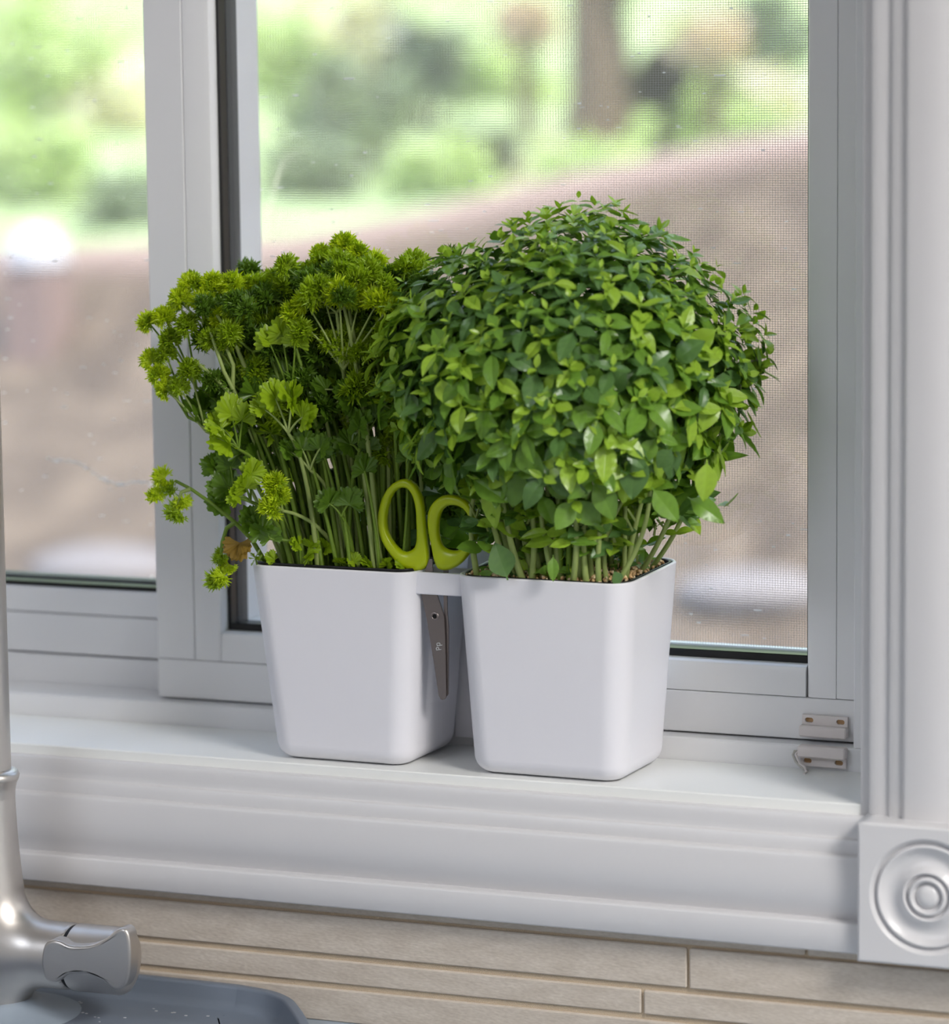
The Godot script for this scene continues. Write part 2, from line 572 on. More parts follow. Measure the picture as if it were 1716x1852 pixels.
func window() -> void:
	structure(boxes("window_sill", [[V(-0.975, -0.022, -0.1), V(0.2978, 0.0, 0.0)]], mats.sill_paint_lit, self, 0.0008), "smooth white window sill board under the planter", "sill")
	var w := Node3D.new()
	w.name = "window_1"
	add_child(w)
	structure(w, "white vinyl sliding window with an insect screen outside", "window")
	var vy: Material = mats.vinyl
	boxes("jamb", [[V(0.2978, -0.022, -0.22), V(0.3225, 0.78, 0.0)], [V(-0.975, -0.0, -0.22), V(-0.95, 0.78, 0.0)], [V(-0.95, 0.755, -0.22), V(0.2978, 0.78, 0.0)]], mats.paint, w)
	# fixed frame: bottom track with its ledge, right and left leg, head
	boxes("track", [[V(-0.95, -0.022, -0.1485), V(0.2978, 0.0162, -0.1002)], [V(-0.95, -0.022, -0.22), V(0.2978, 0.0375, -0.1485)]], vy, w, 0.0012)
	boxes("frame", [[V(0.2640, 0.0158, -0.113), V(0.2978, 0.755, -0.1)], [V(0.281, 0.0158, -0.22), V(0.2978, 0.755, -0.113)], [V(-0.95, 0.0158, -0.22), V(-0.93, 0.755, -0.1)], [V(-0.93, 0.735, -0.22), V(0.264, 0.755, -0.1)]], vy, w, 0.0010)
	# inner sliding sash
	var a := Node3D.new()
	a.name = "sliding_sash"
	w.add_child(a)
	var zf := -0.114
	var zb := -0.1475
	boxes("rail", [[V(-0.2775, 0.0175, zb), V(0.279, 0.0466, zf)], [V(-0.2775, 0.70, zb), V(0.279, 0.73, zf)]], vy, a, 0.0007)
	boxes("stile", [[V(-0.2775, 0.0470, zb), V(-0.2466, 0.6997, zf)], [V(0.2479, 0.0470, zb), V(0.279, 0.6997, zf)]], vy, a, 0.0007)
	# glazing beads: sloped towards the glass
	var bead := PackedVector2Array([Vector2(0, 0), Vector2(0, 0.0325), Vector2(0.0004, 0.0330), Vector2(0.0175, 0.0326), Vector2(0.0205, 0.0312), Vector2(0.0216, 0.0290), Vector2(0.0218, 0.0200), Vector2(0.0218, 0.0)])
	for q in [[Basis(Vector3.RIGHT, Vector3.BACK, Vector3.DOWN), V(-0.2463, 0.6994, zb), 0.6524], [Basis(Vector3.UP, Vector3.BACK, Vector3.RIGHT), V(-0.2245, 0.0470, zb), 0.4500], [Basis(Vector3.LEFT, Vector3.BACK, Vector3.UP), V(0.2476, 0.0470, zb), 0.6524], [Basis(Vector3.DOWN, Vector3.BACK, Vector3.LEFT), V(0.2258, 0.6994, zb), 0.4503]]:
		var s := Shape.new()
		s.prism(bead, Transform3D(q[0], q[1]), q[2])
		obj("glazing_bead", s, vy, a)
	var xi := -0.2245
	var xo := 0.2258
	var yi := 0.0688
	var yo := 0.6776
	boxes("gasket", [[V(xi, yi, -0.1360), V(xi + 0.0028, yo, -0.1262)], [V(xo - 0.0028, yi, -0.1360), V(xo, yo, -0.1262)], [V(xi, yi, -0.1360), V(xo, yi + 0.0055, -0.1262)], [V(xi, yo - 0.003, -0.1360), V(xo, yo, -0.1262)]], mats.gasket, a, 0.0006)
	boxes("spacer_bar", [[V(xi, yi, -0.156), V(xi + 0.0024, yo, -0.1385)], [V(xo - 0.0024, yi, -0.156), V(xo, yo, -0.1385)], [V(xi, yi, -0.156), V(xo, yi + 0.0030, -0.1385)], [V(xi, yo - 0.003, -0.156), V(xo, yo, -0.1385)]], mats.spacer, a, 0.0004)
	boxes("pane", [[V(xi - 0.006, yi - 0.006, -0.1384), V(xo + 0.006, yo + 0.006, -0.1364)]], mats.glass, a, 0.0)
	# outer fixed sash on the left
	var b := Node3D.new()
	b.name = "fixed_sash"
	w.add_child(b)
	boxes("rail", [[V(-0.93, 0.0388, -0.205), V(-0.2285, 0.0690, -0.150)], [V(-0.93, 0.70, -0.205), V(-0.2285, 0.733, -0.150)]], vy, b, 0.0008)
	boxes("stile", [[V(-0.27, 0.0692, -0.205), V(-0.2285, 0.6998, -0.157)], [V(-0.93, 0.0692, -0.205), V(-0.90, 0.6998, -0.150)]], vy, b, 0.0008)
	boxes("glazing_bead", [[V(-0.90, 0.0693, -0.20), V(-0.27, 0.0890, -0.1515)]], vy, b, 0.0012)
	boxes("gasket", [[V(-0.90, 0.0890, -0.170), V(-0.27, 0.0925, -0.1570)]], mats.gasket, b, 0.0005)
	boxes("spacer_bar", [[V(-0.90, 0.0890, -0.190), V(-0.27, 0.0945, -0.1735)]], mats.spacer, b, 0.0005)
	boxes("pane", [[V(-0.905, 0.0800, -0.1730), V(-0.262, 0.705, -0.1708)]], mats.glass, b, 0.0)
	# insect screen: every wire of the mesh is there
	var sc := Shape.new()
	var zs := -0.2085
	var pitch := Vector2(0.00203, 0.00170)
	var r := 0.00020
	var y0 := 0.055
	var y1 := 0.72
	var x0 := -0.66
	var x1 := 0.285
	var x := x0
	while x < x1:
		wire(sc, V(x, y0, zs), V(x, y1, zs), V(r, 0, 0), V(0, 0, r))
		x += pitch.x
	var y := y0
	while y < y1:
		wire(sc, V(x0, y, zs + 0.0002), V(x1, y, zs + 0.0002), V(0, r, 0), V(0, 0, r))
		y += pitch.y
	var so := obj("insect_screen", sc, mats.screen, w)
	so.set_meta("kind", "stuff")
	boxes("screen_frame", [[V(-0.93, 0.0377, -0.2165), V(0.2805, 0.0635, -0.2065)], [V(-0.93, 0.715, -0.2165), V(0.2805, 0.735, -0.2065)]], vy, w, 0.0008)
	# lint caught in the mesh
	var li := Shape.new()
	for k in 420:
		var p := V(rng.randf_range(-0.46, 0.21), rng.randf_range(0.07, 0.53), zs + 0.0009)
		if k < 60:
			var u := k / 60.0
			p = V(lerpf(-0.412, -0.318, u), 0.1795 - 0.021 * u + 0.004 * sin(u * 9.0) + rng.randf_range(-0.001, 0.001), zs + 0.0009)
		var l := rng.randf_range(0.0006, 0.0022) * (2.0 if k % 9 == 0 else 1.0)
		var hh := rng.randf_range(0.0002, 0.0005)
		li.box(p - V(l, hh, 0.0002), p + V(l, hh, 0.0002), 0.0)
	var lo := obj("lint", li, mats.lint, w)
	lo.set_meta("kind", "stuff")


func wire(s: Shape, a: Vector3, b: Vector3, u: Vector3, w: Vector3) -> void:
	for q in [[u, w], [w, -u], [-u, -w], [-w, u]]:
		var n0: Vector3 = q[0].normalized()
		var n1: Vector3 = q[1].normalized()
		s.tri(a + q[0], b + q[0], b + q[1], n0, n0, n1)
		s.tri(a + q[0], b + q[1], a + q[1], n0, n1, n1)


# ---------------------------------------------------------------- the garden outside

func edge_height(x: float) -> float:
	return -0.06 + 0.24 * maxf(0.0, x + 2.75) + 0.03 * sin(x * 2.0)


func land(x: float, z: float) -> float:
	var e := edge_height(x)
	if z > -5.9:
		return lerpf(e - 0.10, -1.25, clampf((z + 5.9) / 2.6, 0.0, 1.0))
	return e * exp((z + 6.0) * 0.4) + 0.02 + 0.05 * (-6.0 - z) + 0.75 * maxf(0.0, -10.8 - z) + 0.06 * sin(x * 1.7 + z) * clampf((-6.0 - z) * 0.5, 0, 1)


func garden() -> void:
	for part in [["garden_bed", -5.95, -0.3, mats.mulch, "brown mulched garden bed sloping up behind the insect screen", "ground", 18], ["lawn", -30.0, -6.02, mats.lawn, "sunlit green planted slope beyond the garden bed", "slope", 60]]:
		var s := Shape.new()
		var rings := []
		var rows: int = part[6]
		for j in rows + 1:
			var z := lerpf(part[1], part[2], float(j) / rows)
			var line := PackedVector3Array()
			for i in 61:
				var x := lerpf(-18.0, 8.0, i / 60.0)
				line.append(V(x, land(x, z), z))
			rings.append(line)
		s.loft(rings, false, [], Vector3.UP)
		structure(obj(part[0], s, mats.get(part[3].resource_name), self), part[4], part[5])
	# timber edging between bed and slope
	var pts := PackedVector3Array()
	var rad := PackedFloat32Array()
	for i in 24:
		var x := lerpf(-8.0, 1.0, i / 23.0)
		pts.append(V(x, edge_height(x) - 0.0, -5.98))
		rad.append(0.075)
	var te := Shape.new()
	te.tube(pts, rad, 12)
	tag(obj("timber_edging", te, mats.timber), "long pale timber edging along the top of the garden bed", "edging")
	var t := thing("fence_post", "brown wooden post with a white cap beyond the left pane", "post", V(-3.505, -0.955, -5.7))
	boxes("post", [[V(-0.07, -0.4, -0.07), V(0.07, 0.90, 0.07)]], mats.post_wood, t, 0.01)
	var cs := Shape.new()
	cs.lathe(PackedVector2Array([Vector2(0.001, 0.90), Vector2(0.078, 0.90), Vector2(0.082, 0.92), Vector2(0.075, 0.96), Vector2(0.05, 0.99), Vector2(0.02, 1.005), Vector2(0.001, 1.008)]), 20)
	obj("cap", cs, mats.cap_white, t)
	for q in [[-1.20, -4.5, 0.15, "pale rounded rock low in the garden bed beyond the right pane"], [-2.79, -4.72, 0.17, "pale rounded rock low in the garden bed beyond the left pane"], [-1.02, -4.1, 0.11, "smaller pale rock just below another, behind the right pane's bottom edge"]]:
		var s := Shape.new()
		s.lathe(PackedVector2Array([Vector2(0.001, -0.5), Vector2(0.7, -0.4), Vector2(1.0, 0.0), Vector2(0.9, 0.35), Vector2(0.5, 0.62), Vector2(0.001, 0.7)]), 14, Transform3D(Basis.from_scale(V(q[2] * 1.2, q[2] * 0.55, q[2] * 0.8)), Vector3.ZERO))
		var o := obj("garden_rock", s, mats.stone)
		o.position = V(q[0], land(q[0], q[1]) - 0.025, q[1])
		tag(o, q[3], "rock", "garden rocks")
	# a dark leaning trunk
	var tr := thing("tree_trunk", "dark brown tree trunk leaning across the upper right pane", "tree trunk", V(-3.30, 0.2, -9.0))
	var a := Shape.new()
	a.tube(PackedVector3Array([V(-0.10, -0.6, 0.1), V(0.06, -0.15, 0.05), V(0.13, 0.12, 0.0), V(0.10, 0.5, 0), V(0.08, 1.2, 0), V(0.12, 2.4, 0)]), PackedFloat32Array([0.10, 0.10, 0.12, 0.085, 0.08, 0.07]), 12)
	obj("trunk", a, mats.bark, tr)
	var b := Shape.new()
	b.tube(PackedVector3Array([V(0.10, 0.35, 0), V(0.3, 0.62, 0.1), V(0.62, 0.8, 0.2), V(1.3, 1.3, 0.3)]), PackedFloat32Array([0.06, 0.05, 0.045, 0.03]), 10)
	obj("branch", b, mats.bark, tr)
	# bushes on the slope, each a heap of leaves round its stems
	var lm := Shape.new()
	lm.loft([PackedVector3Array([V(-0.02, 0, 0), V(0, 0, 0.0), V(0.02, 0, 0)]), PackedVector3Array([V(-0.42, 0.45, -0.08), V(0, 0.5, 0.05), V(0.42, 0.45, -0.08)]), PackedVector3Array([V(-0.02, 1.0, -0.15), V(0, 1.05, -0.12), V(0.02, 1.0, -0.15)])], false)
	var leaf := lm.mesh()
	var data: Array = [-3.8668,0.2820,-8.5000,0.277,1,"grey-green blurred bush over the parsley, large, below the dark branch", -4.0296,0.4285,-9.5000,0.200,1,"small grey-green blurred bush between the parsley and the trunk, high up", -3.7814,0.0740,-8.0000,0.195,1,"low grey-green blurred bush just above the parsley's tallest leaves", -4.7651,0.4508,-10.0000,0.350,0,"big light green blurred bush at the top beside the window stile", -4.1530,0.3142,-10.5000,0.280,0,"light green blurred bush just left of the dark tree trunk", -3.0273,0.2673,-9.5000,0.408,0,"largest light green blurred bush, right of the tree trunk", -2.3554,0.1567,-8.2000,0.223,0,"light green blurred bush at the right edge above the timber edging", -3.1336,0.0965,-7.5000,0.199,0,"light green blurred bush low between parsley and basil", -2.6423,0.0823,-7.5000,0.244,0,"light green blurred bush right above the top of the basil", -3.3328,0.1347,-8.3000,0.107,2,"dark olive blurred bush at the foot of the tree trunk", -2.7654,0.5316,-9.5000,0.232,1,"grey-green blurred bush in the window's top right corner", -2.8357,0.3740,-8.6000,0.099,2,"dark olive blurred bush beside the trunk on its right", -5.3057,0.4437,-9.0000,0.423,0,"big light green blurred bush filling the left pane's top", -4.5197,0.1425,-7.5000,0.228,0,"light green blurred bush above the white post cap", -3.9293,0.0159,-7.0000,0.180,1,"grey-green blurred bush beside the stile in the left pane", -5.0649,0.2457,-9.0000,0.280,3,"cream-white blurred bush added for a bright patch in the left pane", -4.2661,0.5492,-9.5000,0.222,3,"cream-white blurred bush added for a bright patch at the top over the parsley", -2.9719,0.0773,-8.0000,0.146,3,"cream-white blurred bush added for a bright patch low between trunk and basil", -2.5259,0.2980,-8.8000,0.136,3,"cream-white blurred bush added for a bright patch at the right edge of the pane", -2.6149,0.5045,-8.5000,0.106,4,"pink-flowering blurred bush right of the trunk", -3.6448,0.5807,-9.5000,0.109,4,"pink-flowering blurred bush left of the trunk, at the top edge"]
	var kinds := ["light", "grey", "dark", "pale", "pink"]
	var looks := ["light green", "grey-green", "dark olive", "cream-white", "pink-flowering"]
	for i in data.size() / 6:
		var p := V(data[i * 6], data[i * 6 + 1], data[i * 6 + 2])
		var rad2: float = data[i * 6 + 3]
		var kind: int = data[i * 6 + 4]
		var bush := thing("garden_bush", data[i * 6 + 5], "bush", p, "%s bushes on the slope" % looks[kind])
		var foot := land(p.x, p.z) - p.y
		for k in 3:
			var w := TAU * k / 3.0
			var st := Shape.new()
			st.tube(PackedVector3Array([V(0.03 * cos(w), minf(foot, -0.05), 0.03 * sin(w)), V(rad2 * 0.25 * cos(w), minf(0.0, foot * 0.4), rad2 * 0.25 * sin(w)), V(rad2 * 0.5 * cos(w), rad2 * 0.4, rad2 * 0.5 * sin(w))]), PackedFloat32Array([0.014, 0.011, 0.006]), 5)
			obj("stem", st, mats.bark, bush)
		var mm := MultiMesh.new()
		mm.transform_format = MultiMesh.TRANSFORM_3D
		mm.mesh = leaf
		var count := int(260 + 1100 * rad2)
		mm.instance_count = count
		for k in count:
			var d := V(rng.randfn(), rng.randfn(), rng.randfn()).normalized()
			var at := d * rad2 * pow(rng.randf(), 0.45) * V(1, 0.85, 0.8) * (0.75 + 0.3 * sin(d.x * 5.0 + i) * cos(d.y * 4.0))
			var sz := rng.randf_range(0.05, 0.09)
			mm.set_instance_transform(k, Transform3D(Basis.from_euler(V(rng.randf_range(0, TAU), rng.randf_range(0, TAU), rng.randf_range(0, TAU))).scaled(Vector3.ONE * sz), at))
		var mo := MultiMeshInstance3D.new()
		mo.name = "foliage"
		mo.multimesh = mm
		mo.material_override = mats["bush_" + kinds[kind]]
		mo.set_meta("kind", "stuff")
		bush.add_child(mo, true)


# ---------------------------------------------------------------- the planter

func rrect(x0: float, x1: float, z0: float, z1: float, r: float, y: float, tilt: float, zc: float) -> PackedVector3Array:
	var out := PackedVector3Array()
	for q in [[x1 - r, z1 - r, 0.0], [x0 + r, z1 - r, 90.0], [x0 + r, z0 + r, 180.0], [x1 - r, z0 + r, 270.0]]:
		for k in 9:
			var w := deg_to_rad(q[2] + 90.0 * k / 8.0)
			var z: float = q[1] + r * sin(w)
			out.append(V(q[0] + r * cos(w), y + tilt * (zc - z), z))
	return out


# a tapered pot: rectangles [x0, x1, z0, z1] at the bottom and at the rim
func pot_shape(bt: Array, tp: Array, h: float, rad: float, fil: float, tilt: float, wall: float) -> Shape:
	var s := Shape.new()
	var rings := []
	var zc: float = tp[3]
	var ring := func(y: float, ins: float, lift := 0.0) -> PackedVector3Array:
		var u := y / h
		var b := []
		for k in 4:
			b.append(lerpf(bt[k], tp[k], u) + ins * (1 if k % 2 == 0 else -1))
		return rrect(b[0], b[1], b[2], b[3], maxf(rad - ins, 0.002), y + lift, tilt * u, zc)
	for k in 8:
		var a := PI / 2.0 * k / 7.0
		rings.append((ring as Callable).call(fil * (1.0 - cos(a)), fil * (1.0 - sin(a))))
	for k in range(1, 13):
		rings.append((ring as Callable).call(fil + (h - fil - 0.0008) * k / 12.0, 0.0))
	for k in range(1, 8):
		var a := PI * k / 8.0
		rings.append((ring as Callable).call(h, wall / 2.0 * (1.0 - cos(a)), wall / 2.0 * sin(a) - 0.0008))
	for k in 5:
		rings.append((ring as Callable).call(h - 0.0008 - 0.022 * k, wall))
	s.loft(rings)
	s.fan(rings[0], Vector3.DOWN)
	s.fan(rings[-1], Vector3.UP)
	return s


const PH := 0.1375
const TILT := 0.030
const LB := [-0.1275, -0.0215, -0.0475, 0.0430]
const LT := [-0.1435, -0.0130, -0.0610, 0.0480]
const RB := [0.0240, 0.1370, -0.0475, 0.0430]
const RT := [0.0155, 0.1440, -0.0610, 0.0480]
const PLANTER_AT := Vector3(-0.0065, 0.0004, -0.05)
const PLANTER_TURN := -0.02


func planter() -> void:
	var t := thing("planter", "white double herb planter with two square pots and a scissor slot", "planter", PLANTER_AT)
	t.rotation.y = PLANTER_TURN
	var pm: Material = mats.plastic
	obj("pot", pot_shape(LB, LT, PH, 0.017, 0.011, TILT, 0.0026), pm, t)
	obj("pot", pot_shape(RB, RT, PH, 0.017, 0.011, TILT, 0.0026), pm, t)
	# back panel joining the pots
	var s := Shape.new()
	var p := PackedVector2Array([Vector2(-0.0475, 0.0062), Vector2(-0.0446, 0.0062), Vector2(-0.0570, 0.1405), Vector2(-0.0600, 0.1405)])
	s.prism(p, Transform3D(Basis(Vector3.BACK, Vector3.UP, Vector3.LEFT), V(0.026, 0, 0)), 0.050)
	obj("back_panel", s, pm, t)
	# the band that holds the scissors, open above and below
	var b := Shape.new()
	var lo := 0.1222
	var hi := 0.1378
	var xl := -0.0158
	var xr := 0.0165
	var zf := 0.0385
	var o := rrect(xl - 0.004, xr + 0.004, 0.0135, zf, 0.0045, 0.0, 0.0, 0.0)
	var inn := rrect(xl - 0.0018, xr + 0.0018, 0.0157, zf - 0.0022, 0.0026, 0.0, 0.0, 0.0)
	var rings := []
	for q in [[inn, lo, 0.0], [o, lo, 0.0012], [o, lo + 0.0004, 0.0004], [o, lo + 0.0012, 0.0], [o, hi - 0.0008, 0.0], [o, hi, 0.0006], [inn, hi, 0.0], [inn, lo, 0.0]]:
		var line := PackedVector3Array()
		var mid := V((xl + xr) / 2.0, 0, 0.026)
		for w in q[0]:
			var d: Vector3 = w - mid
			line.append(V(w.x, q[1], w.z) - V(d.x, 0, d.z).normalized() * q[2])
		rings.append(line)
	b.loft(rings)
	obj("scissor_band", b, pm, t)


func planter_xf() -> Transform3D:
	return Transform3D(Basis(Vector3.UP, PLANTER_TURN), PLANTER_AT)


# the nursery pot with its substrate, set into one of the planter's pots
func inner_pot(t: Node3D, bt: Array, tp: Array, top: float, fill: float, mat: Material) -> void:
	var holder := planter_xf()
	t.transform = holder
	var b := []
	var c := []
	for k in 4:
		var sg := 1 if k % 2 == 0 else -1
		b.append(lerpf(bt[k], tp[k], 0.12) + 0.0042 * sg)
		c.append(tp[k] + 0.0034 * sg)
	var s := pot_shape(b, c, top - 0.016, 0.015, 0.004, TILT * 0.9, 0.0014)
	for i in s.v.size():
		s.v[i].y += 0.016
	obj("nursery_pot", s, mats.liner, t)
	var g := Shape.new()
	var u := fill / PH
	var e := []
	for k in 4:
		e.append(lerpf(bt[k], tp[k], u) + 0.0056 * (1 if k % 2 == 0 else -1))
	var rings := []
	for k in 8:
		var f := 1.0 - k / 7.5
		var line := PackedVector3Array()
		var m := V((e[0] + e[1]) / 2.0, 0, (e[2] + e[3]) / 2.0)
		for q in rrect(e[0], e[1], e[2], e[3], 0.014, 0.0, 0.0, 0.0):
			var w: Vector3 = m + (q - m) * f
			line.append(V(w.x, fill + TILT * u * (tp[3] - w.z) * 0.8 + rng.randf_range(-0.0008, 0.0012), w.z))
		rings.append(line)
	g.loft(rings)
	g.fan(rings[-1], Vector3.UP)
	var so := obj("soil", g, mat, t)
	so.set_meta("kind", "stuff")


# ---------------------------------------------------------------- leaves

func basil_leaf_mesh(k: int) -> ArrayMesh:
	var s := Shape.new()
	var rings := []
	var cols := []
	var fold: float = [0.30, 0.45, 0.15, 0.38, 0.25, 0.5][k]
	var droop: float = [0.18, 0.30, 0.08, -0.12, 0.38, 0.22][k]
	var wide: float = [0.27, 0.24, 0.30, 0.26, 0.29, 0.22][k]
	var across := [-1.0, -0.72, -0.38, -0.06, 0.06, 0.38, 0.72, 1.0]
	for j in 12:
		var line := PackedVector3Array()
		var cl := []
		var t := -0.16 + 1.16 * j / 11.0
		var u := clampf(t, 0.0, 1.0)
		var w := wide * pow(sin(PI * pow(u, 0.80)), 0.85) * (1.0 - 0.12 * u) + 0.018 * (1.0 - u)
		if j == 11:
			w = 0.004
		for a in across:
			var vein := 0.010 * absf(a) * sin(u * 26.0 - absf(a) * 4.0)
			var y := t
			var z: float = absf(a) * w * fold * (1.0 - 0.5 * absf(a)) - droop * u * u + vein * w * 4.0 - 0.02 * (1.0 - absf(a)) * float(t > 0.0)
			line.append(V(a * w, y - absf(droop) * 0.25 * u * u, z))
			var sh: float = 1.0 if absf(a) > 0.1 else 1.35
			if u <= 0.0:
				sh = 1.45
			cl.append(Color(sh, sh, sh * 1.05) * (0.96 + 0.06 * sin(u * 26.0 - absf(a) * 4.0)))
		rings.append(line)
		cols.append(cl)
	s.loft(rings, false, cols, Vector3.BACK)
	return s.mesh()


# a tooth: a narrow folded blade with a point
func tooth(s: Shape, base: Vector3, dir: Vector3, nor: Vector3, l: float, w: float, curl: float, shade := 1.0) -> void:
	var side := dir.cross(nor).normalized()
	var rings := []
	var cols := []
	for q in [[0.0, 0.75], [0.5, 1.0], [1.0, 0.12]]:
		var u: float = q[0]
		var p := base + dir * l * u + nor * curl * l * u * u
		rings.append(PackedVector3Array([p - side * w * q[1] + nor * w * 0.5 * q[1], p, p + side * w * q[1] + nor * w * 0.5 * q[1]]))
		var c := Color(shade, shade, shade) * (0.95 + 0.2 * u)
		cols.append([c, c, c])
	s.loft(rings, false, cols, nor)


# a wedge-shaped lobe: narrow at the stalk, its broad end scalloped
func wedge(s: Shape, dir: Vector3, nor: Vector3, l: float, half: float, scallops: int, cup: float, wave: float) -> void:
	var side := dir.cross(nor).normalized()
	var rings := []
	var cols := []
	for u in [0.0, 0.35, 0.65, 0.85, 1.0]:
		var line := PackedVector3Array()
		var cl := []
		for i in 15:
			var f := lerpf(-1.0, 1.0, i / 14.0)
			var end := 1.0 - 0.22 * f * f + 0.075 * cos(f * PI * scallops)
			var r: float = l * (u * lerpf(1.0, end, u))
			var a: float = f * half * (0.55 + 0.45 * u)
			line.append(dir * r * cos(a) + side * (r * sin(a) + 0.022 * f) + nor * (cup * u * u * l * f * f + wave * l * u * sin(f * 7.0 + l * 9.0) - 0.10 * u * u * l))
			var k: float = 1.15 - 0.15 * u + 0.10 * cos(f * PI * scallops)
			cl.append(Color(k, k, k))
		rings.append(line)
		cols.append(cl)
	s.loft(rings, false, cols, nor)


func curly_leaf_mesh(k: int) -> ArrayMesh:
	# a frilled leaflet: wedges whose broad ends break up into many small curling teeth
	var s := Shape.new()
	var r := RandomNumberGenerator.new()
	r.seed = 100 + k
	for lobe in 6:
		var a := deg_to_rad((lobe - 2.5) * 33.0 + r.randf_range(-7, 7))
		var tilt := r.randf_range(-0.55, 0.75)
		var d := V(sin(a), cos(a), tilt * 0.8).normalized()
		var nor := (V(0, 0, 1.0) - d * d.z).normalized()
		var len := (0.52 + 0.14 * cos(a)) * r.randf_range(0.85, 1.1)
		wedge(s, d, nor, len, 0.50, 3, 0.30, 0.10)
		for row in 2:
			for q in 8:
				var b := deg_to_rad((q - 3.5) * (9.0 + row * 3.0) + r.randf_range(-4, 4))
				var d2 := d.rotated(nor, b)
				var foot := d2 * len * (r.randf_range(0.84, 0.96) if row == 0 else r.randf_range(0.55, 0.75))
				var d3 := (d.rotated(nor, b * 1.9) + nor * r.randf_range(-0.5, 1.1) * (1.0 + row)).normalized()
				var n2 := (nor - d3 * nor.dot(d3)).normalized()
				tooth(s, foot, d3, n2, r.randf_range(0.20, 0.34), r.randf_range(0.030, 0.050), r.randf_range(-0.4, 0.6), r.randf_range(0.9, 1.25))
	return s.mesh()


func flat_leaf_mesh(k: int) -> ArrayMesh:
	# a broad leaflet of five separate wedges with scalloped ends
	var s := Shape.new()
	var r := RandomNumberGenerator.new()
	r.seed = 200 + k
	for lobe in 5:
		var a := deg_to_rad((lobe - 2.0) * 37.0 + r.randf_range(-6, 6))
		var d := V(sin(a), cos(a), r.randf_range(-0.25, 0.35)).normalized()
		var nor := (V(0, 0, 1.0) - d * d.z).normalized()
		wedge(s, d, nor, (0.74 + 0.26 * cos(a * 1.1)) * r.randf_range(0.92, 1.08), deg_to_rad(r.randf_range(24.0, 31.0)), 3 if k % 2 else 4, r.randf_range(-0.1, 0.25), 0.02)
	return s.mesh()


func aim(axis: Vector3, face: Vector3) -> Basis:
	# local y along the leaf, local z out of its upper face
	var y := axis.normalized()
	var z := (face - y * face.dot(y)).normalized()
	if z.length_squared() < 0.5:
		z = y.cross(Vector3.RIGHT).normalized()
	return Basis(y.cross(z), y, z)


# the leaves that show largest become parts of their own, the rest one heap
func lay_leaves(t: Node3D, list: Array, most: int, called: String) -> void:
	list.sort_custom(func(a: Array, b: Array) -> bool: return a[4] > b[4])
	var inv := t.transform.affine_inverse()
	var heap := {}
	for i in list.size():
		var q: Array = list[i]
		var xf: Transform3D = inv * q[0]
		if i < most:
			var o := mi(called, q[1], mats[q[2]], t)
			o.transform = xf
			if q[3] != "":
				o.set_meta("label", q[3])
		else:
			if not heap.has(q[2]):
				heap[q[2]] = SurfaceTool.new()
				heap[q[2]].begin(Mesh.PRIMITIVE_TRIANGLES)
			heap[q[2]].append_from(q[1], 0, xf)
	var am := ArrayMesh.new()
	for k in heap:
		heap[k].commit(am)
		am.surface_set_material(am.get_surface_count() - 1, mats[k])
	if am.get_surface_count():
		var h := mi("inner_foliage", am, null, t)
		h.set_meta("kind", "stuff")


const EYE := Vector3(0.92, 0.5, 2.19)


func bez(a: Vector3, b: Vector3, c: Vector3, n := 9) -> PackedVector3Array:
	var out := PackedVector3Array()
	for i in n + 1:
		var t := float(i) / n
		out.append(a.lerp(b, t).lerp(b.lerp(c, t), t))
	return out


func taper(n: int, r0: float, r1: float) -> PackedFloat32Array:
	var out := PackedFloat32Array()
	for i in n:
		out.append(lerpf(r0, r1, float(i) / maxf(1.0, n - 1)))
	return out


func local_tube(t: Node3D, pts: PackedVector3Array, radii: PackedFloat32Array, s: Shape, seg := 7) -> void:
	var inv := t.transform.affine_inverse()
	var q := PackedVector3Array()
	for p in pts:
		q.append(inv * p)
	s.tube(q, radii, seg)


# ---------------------------------------------------------------- parsley

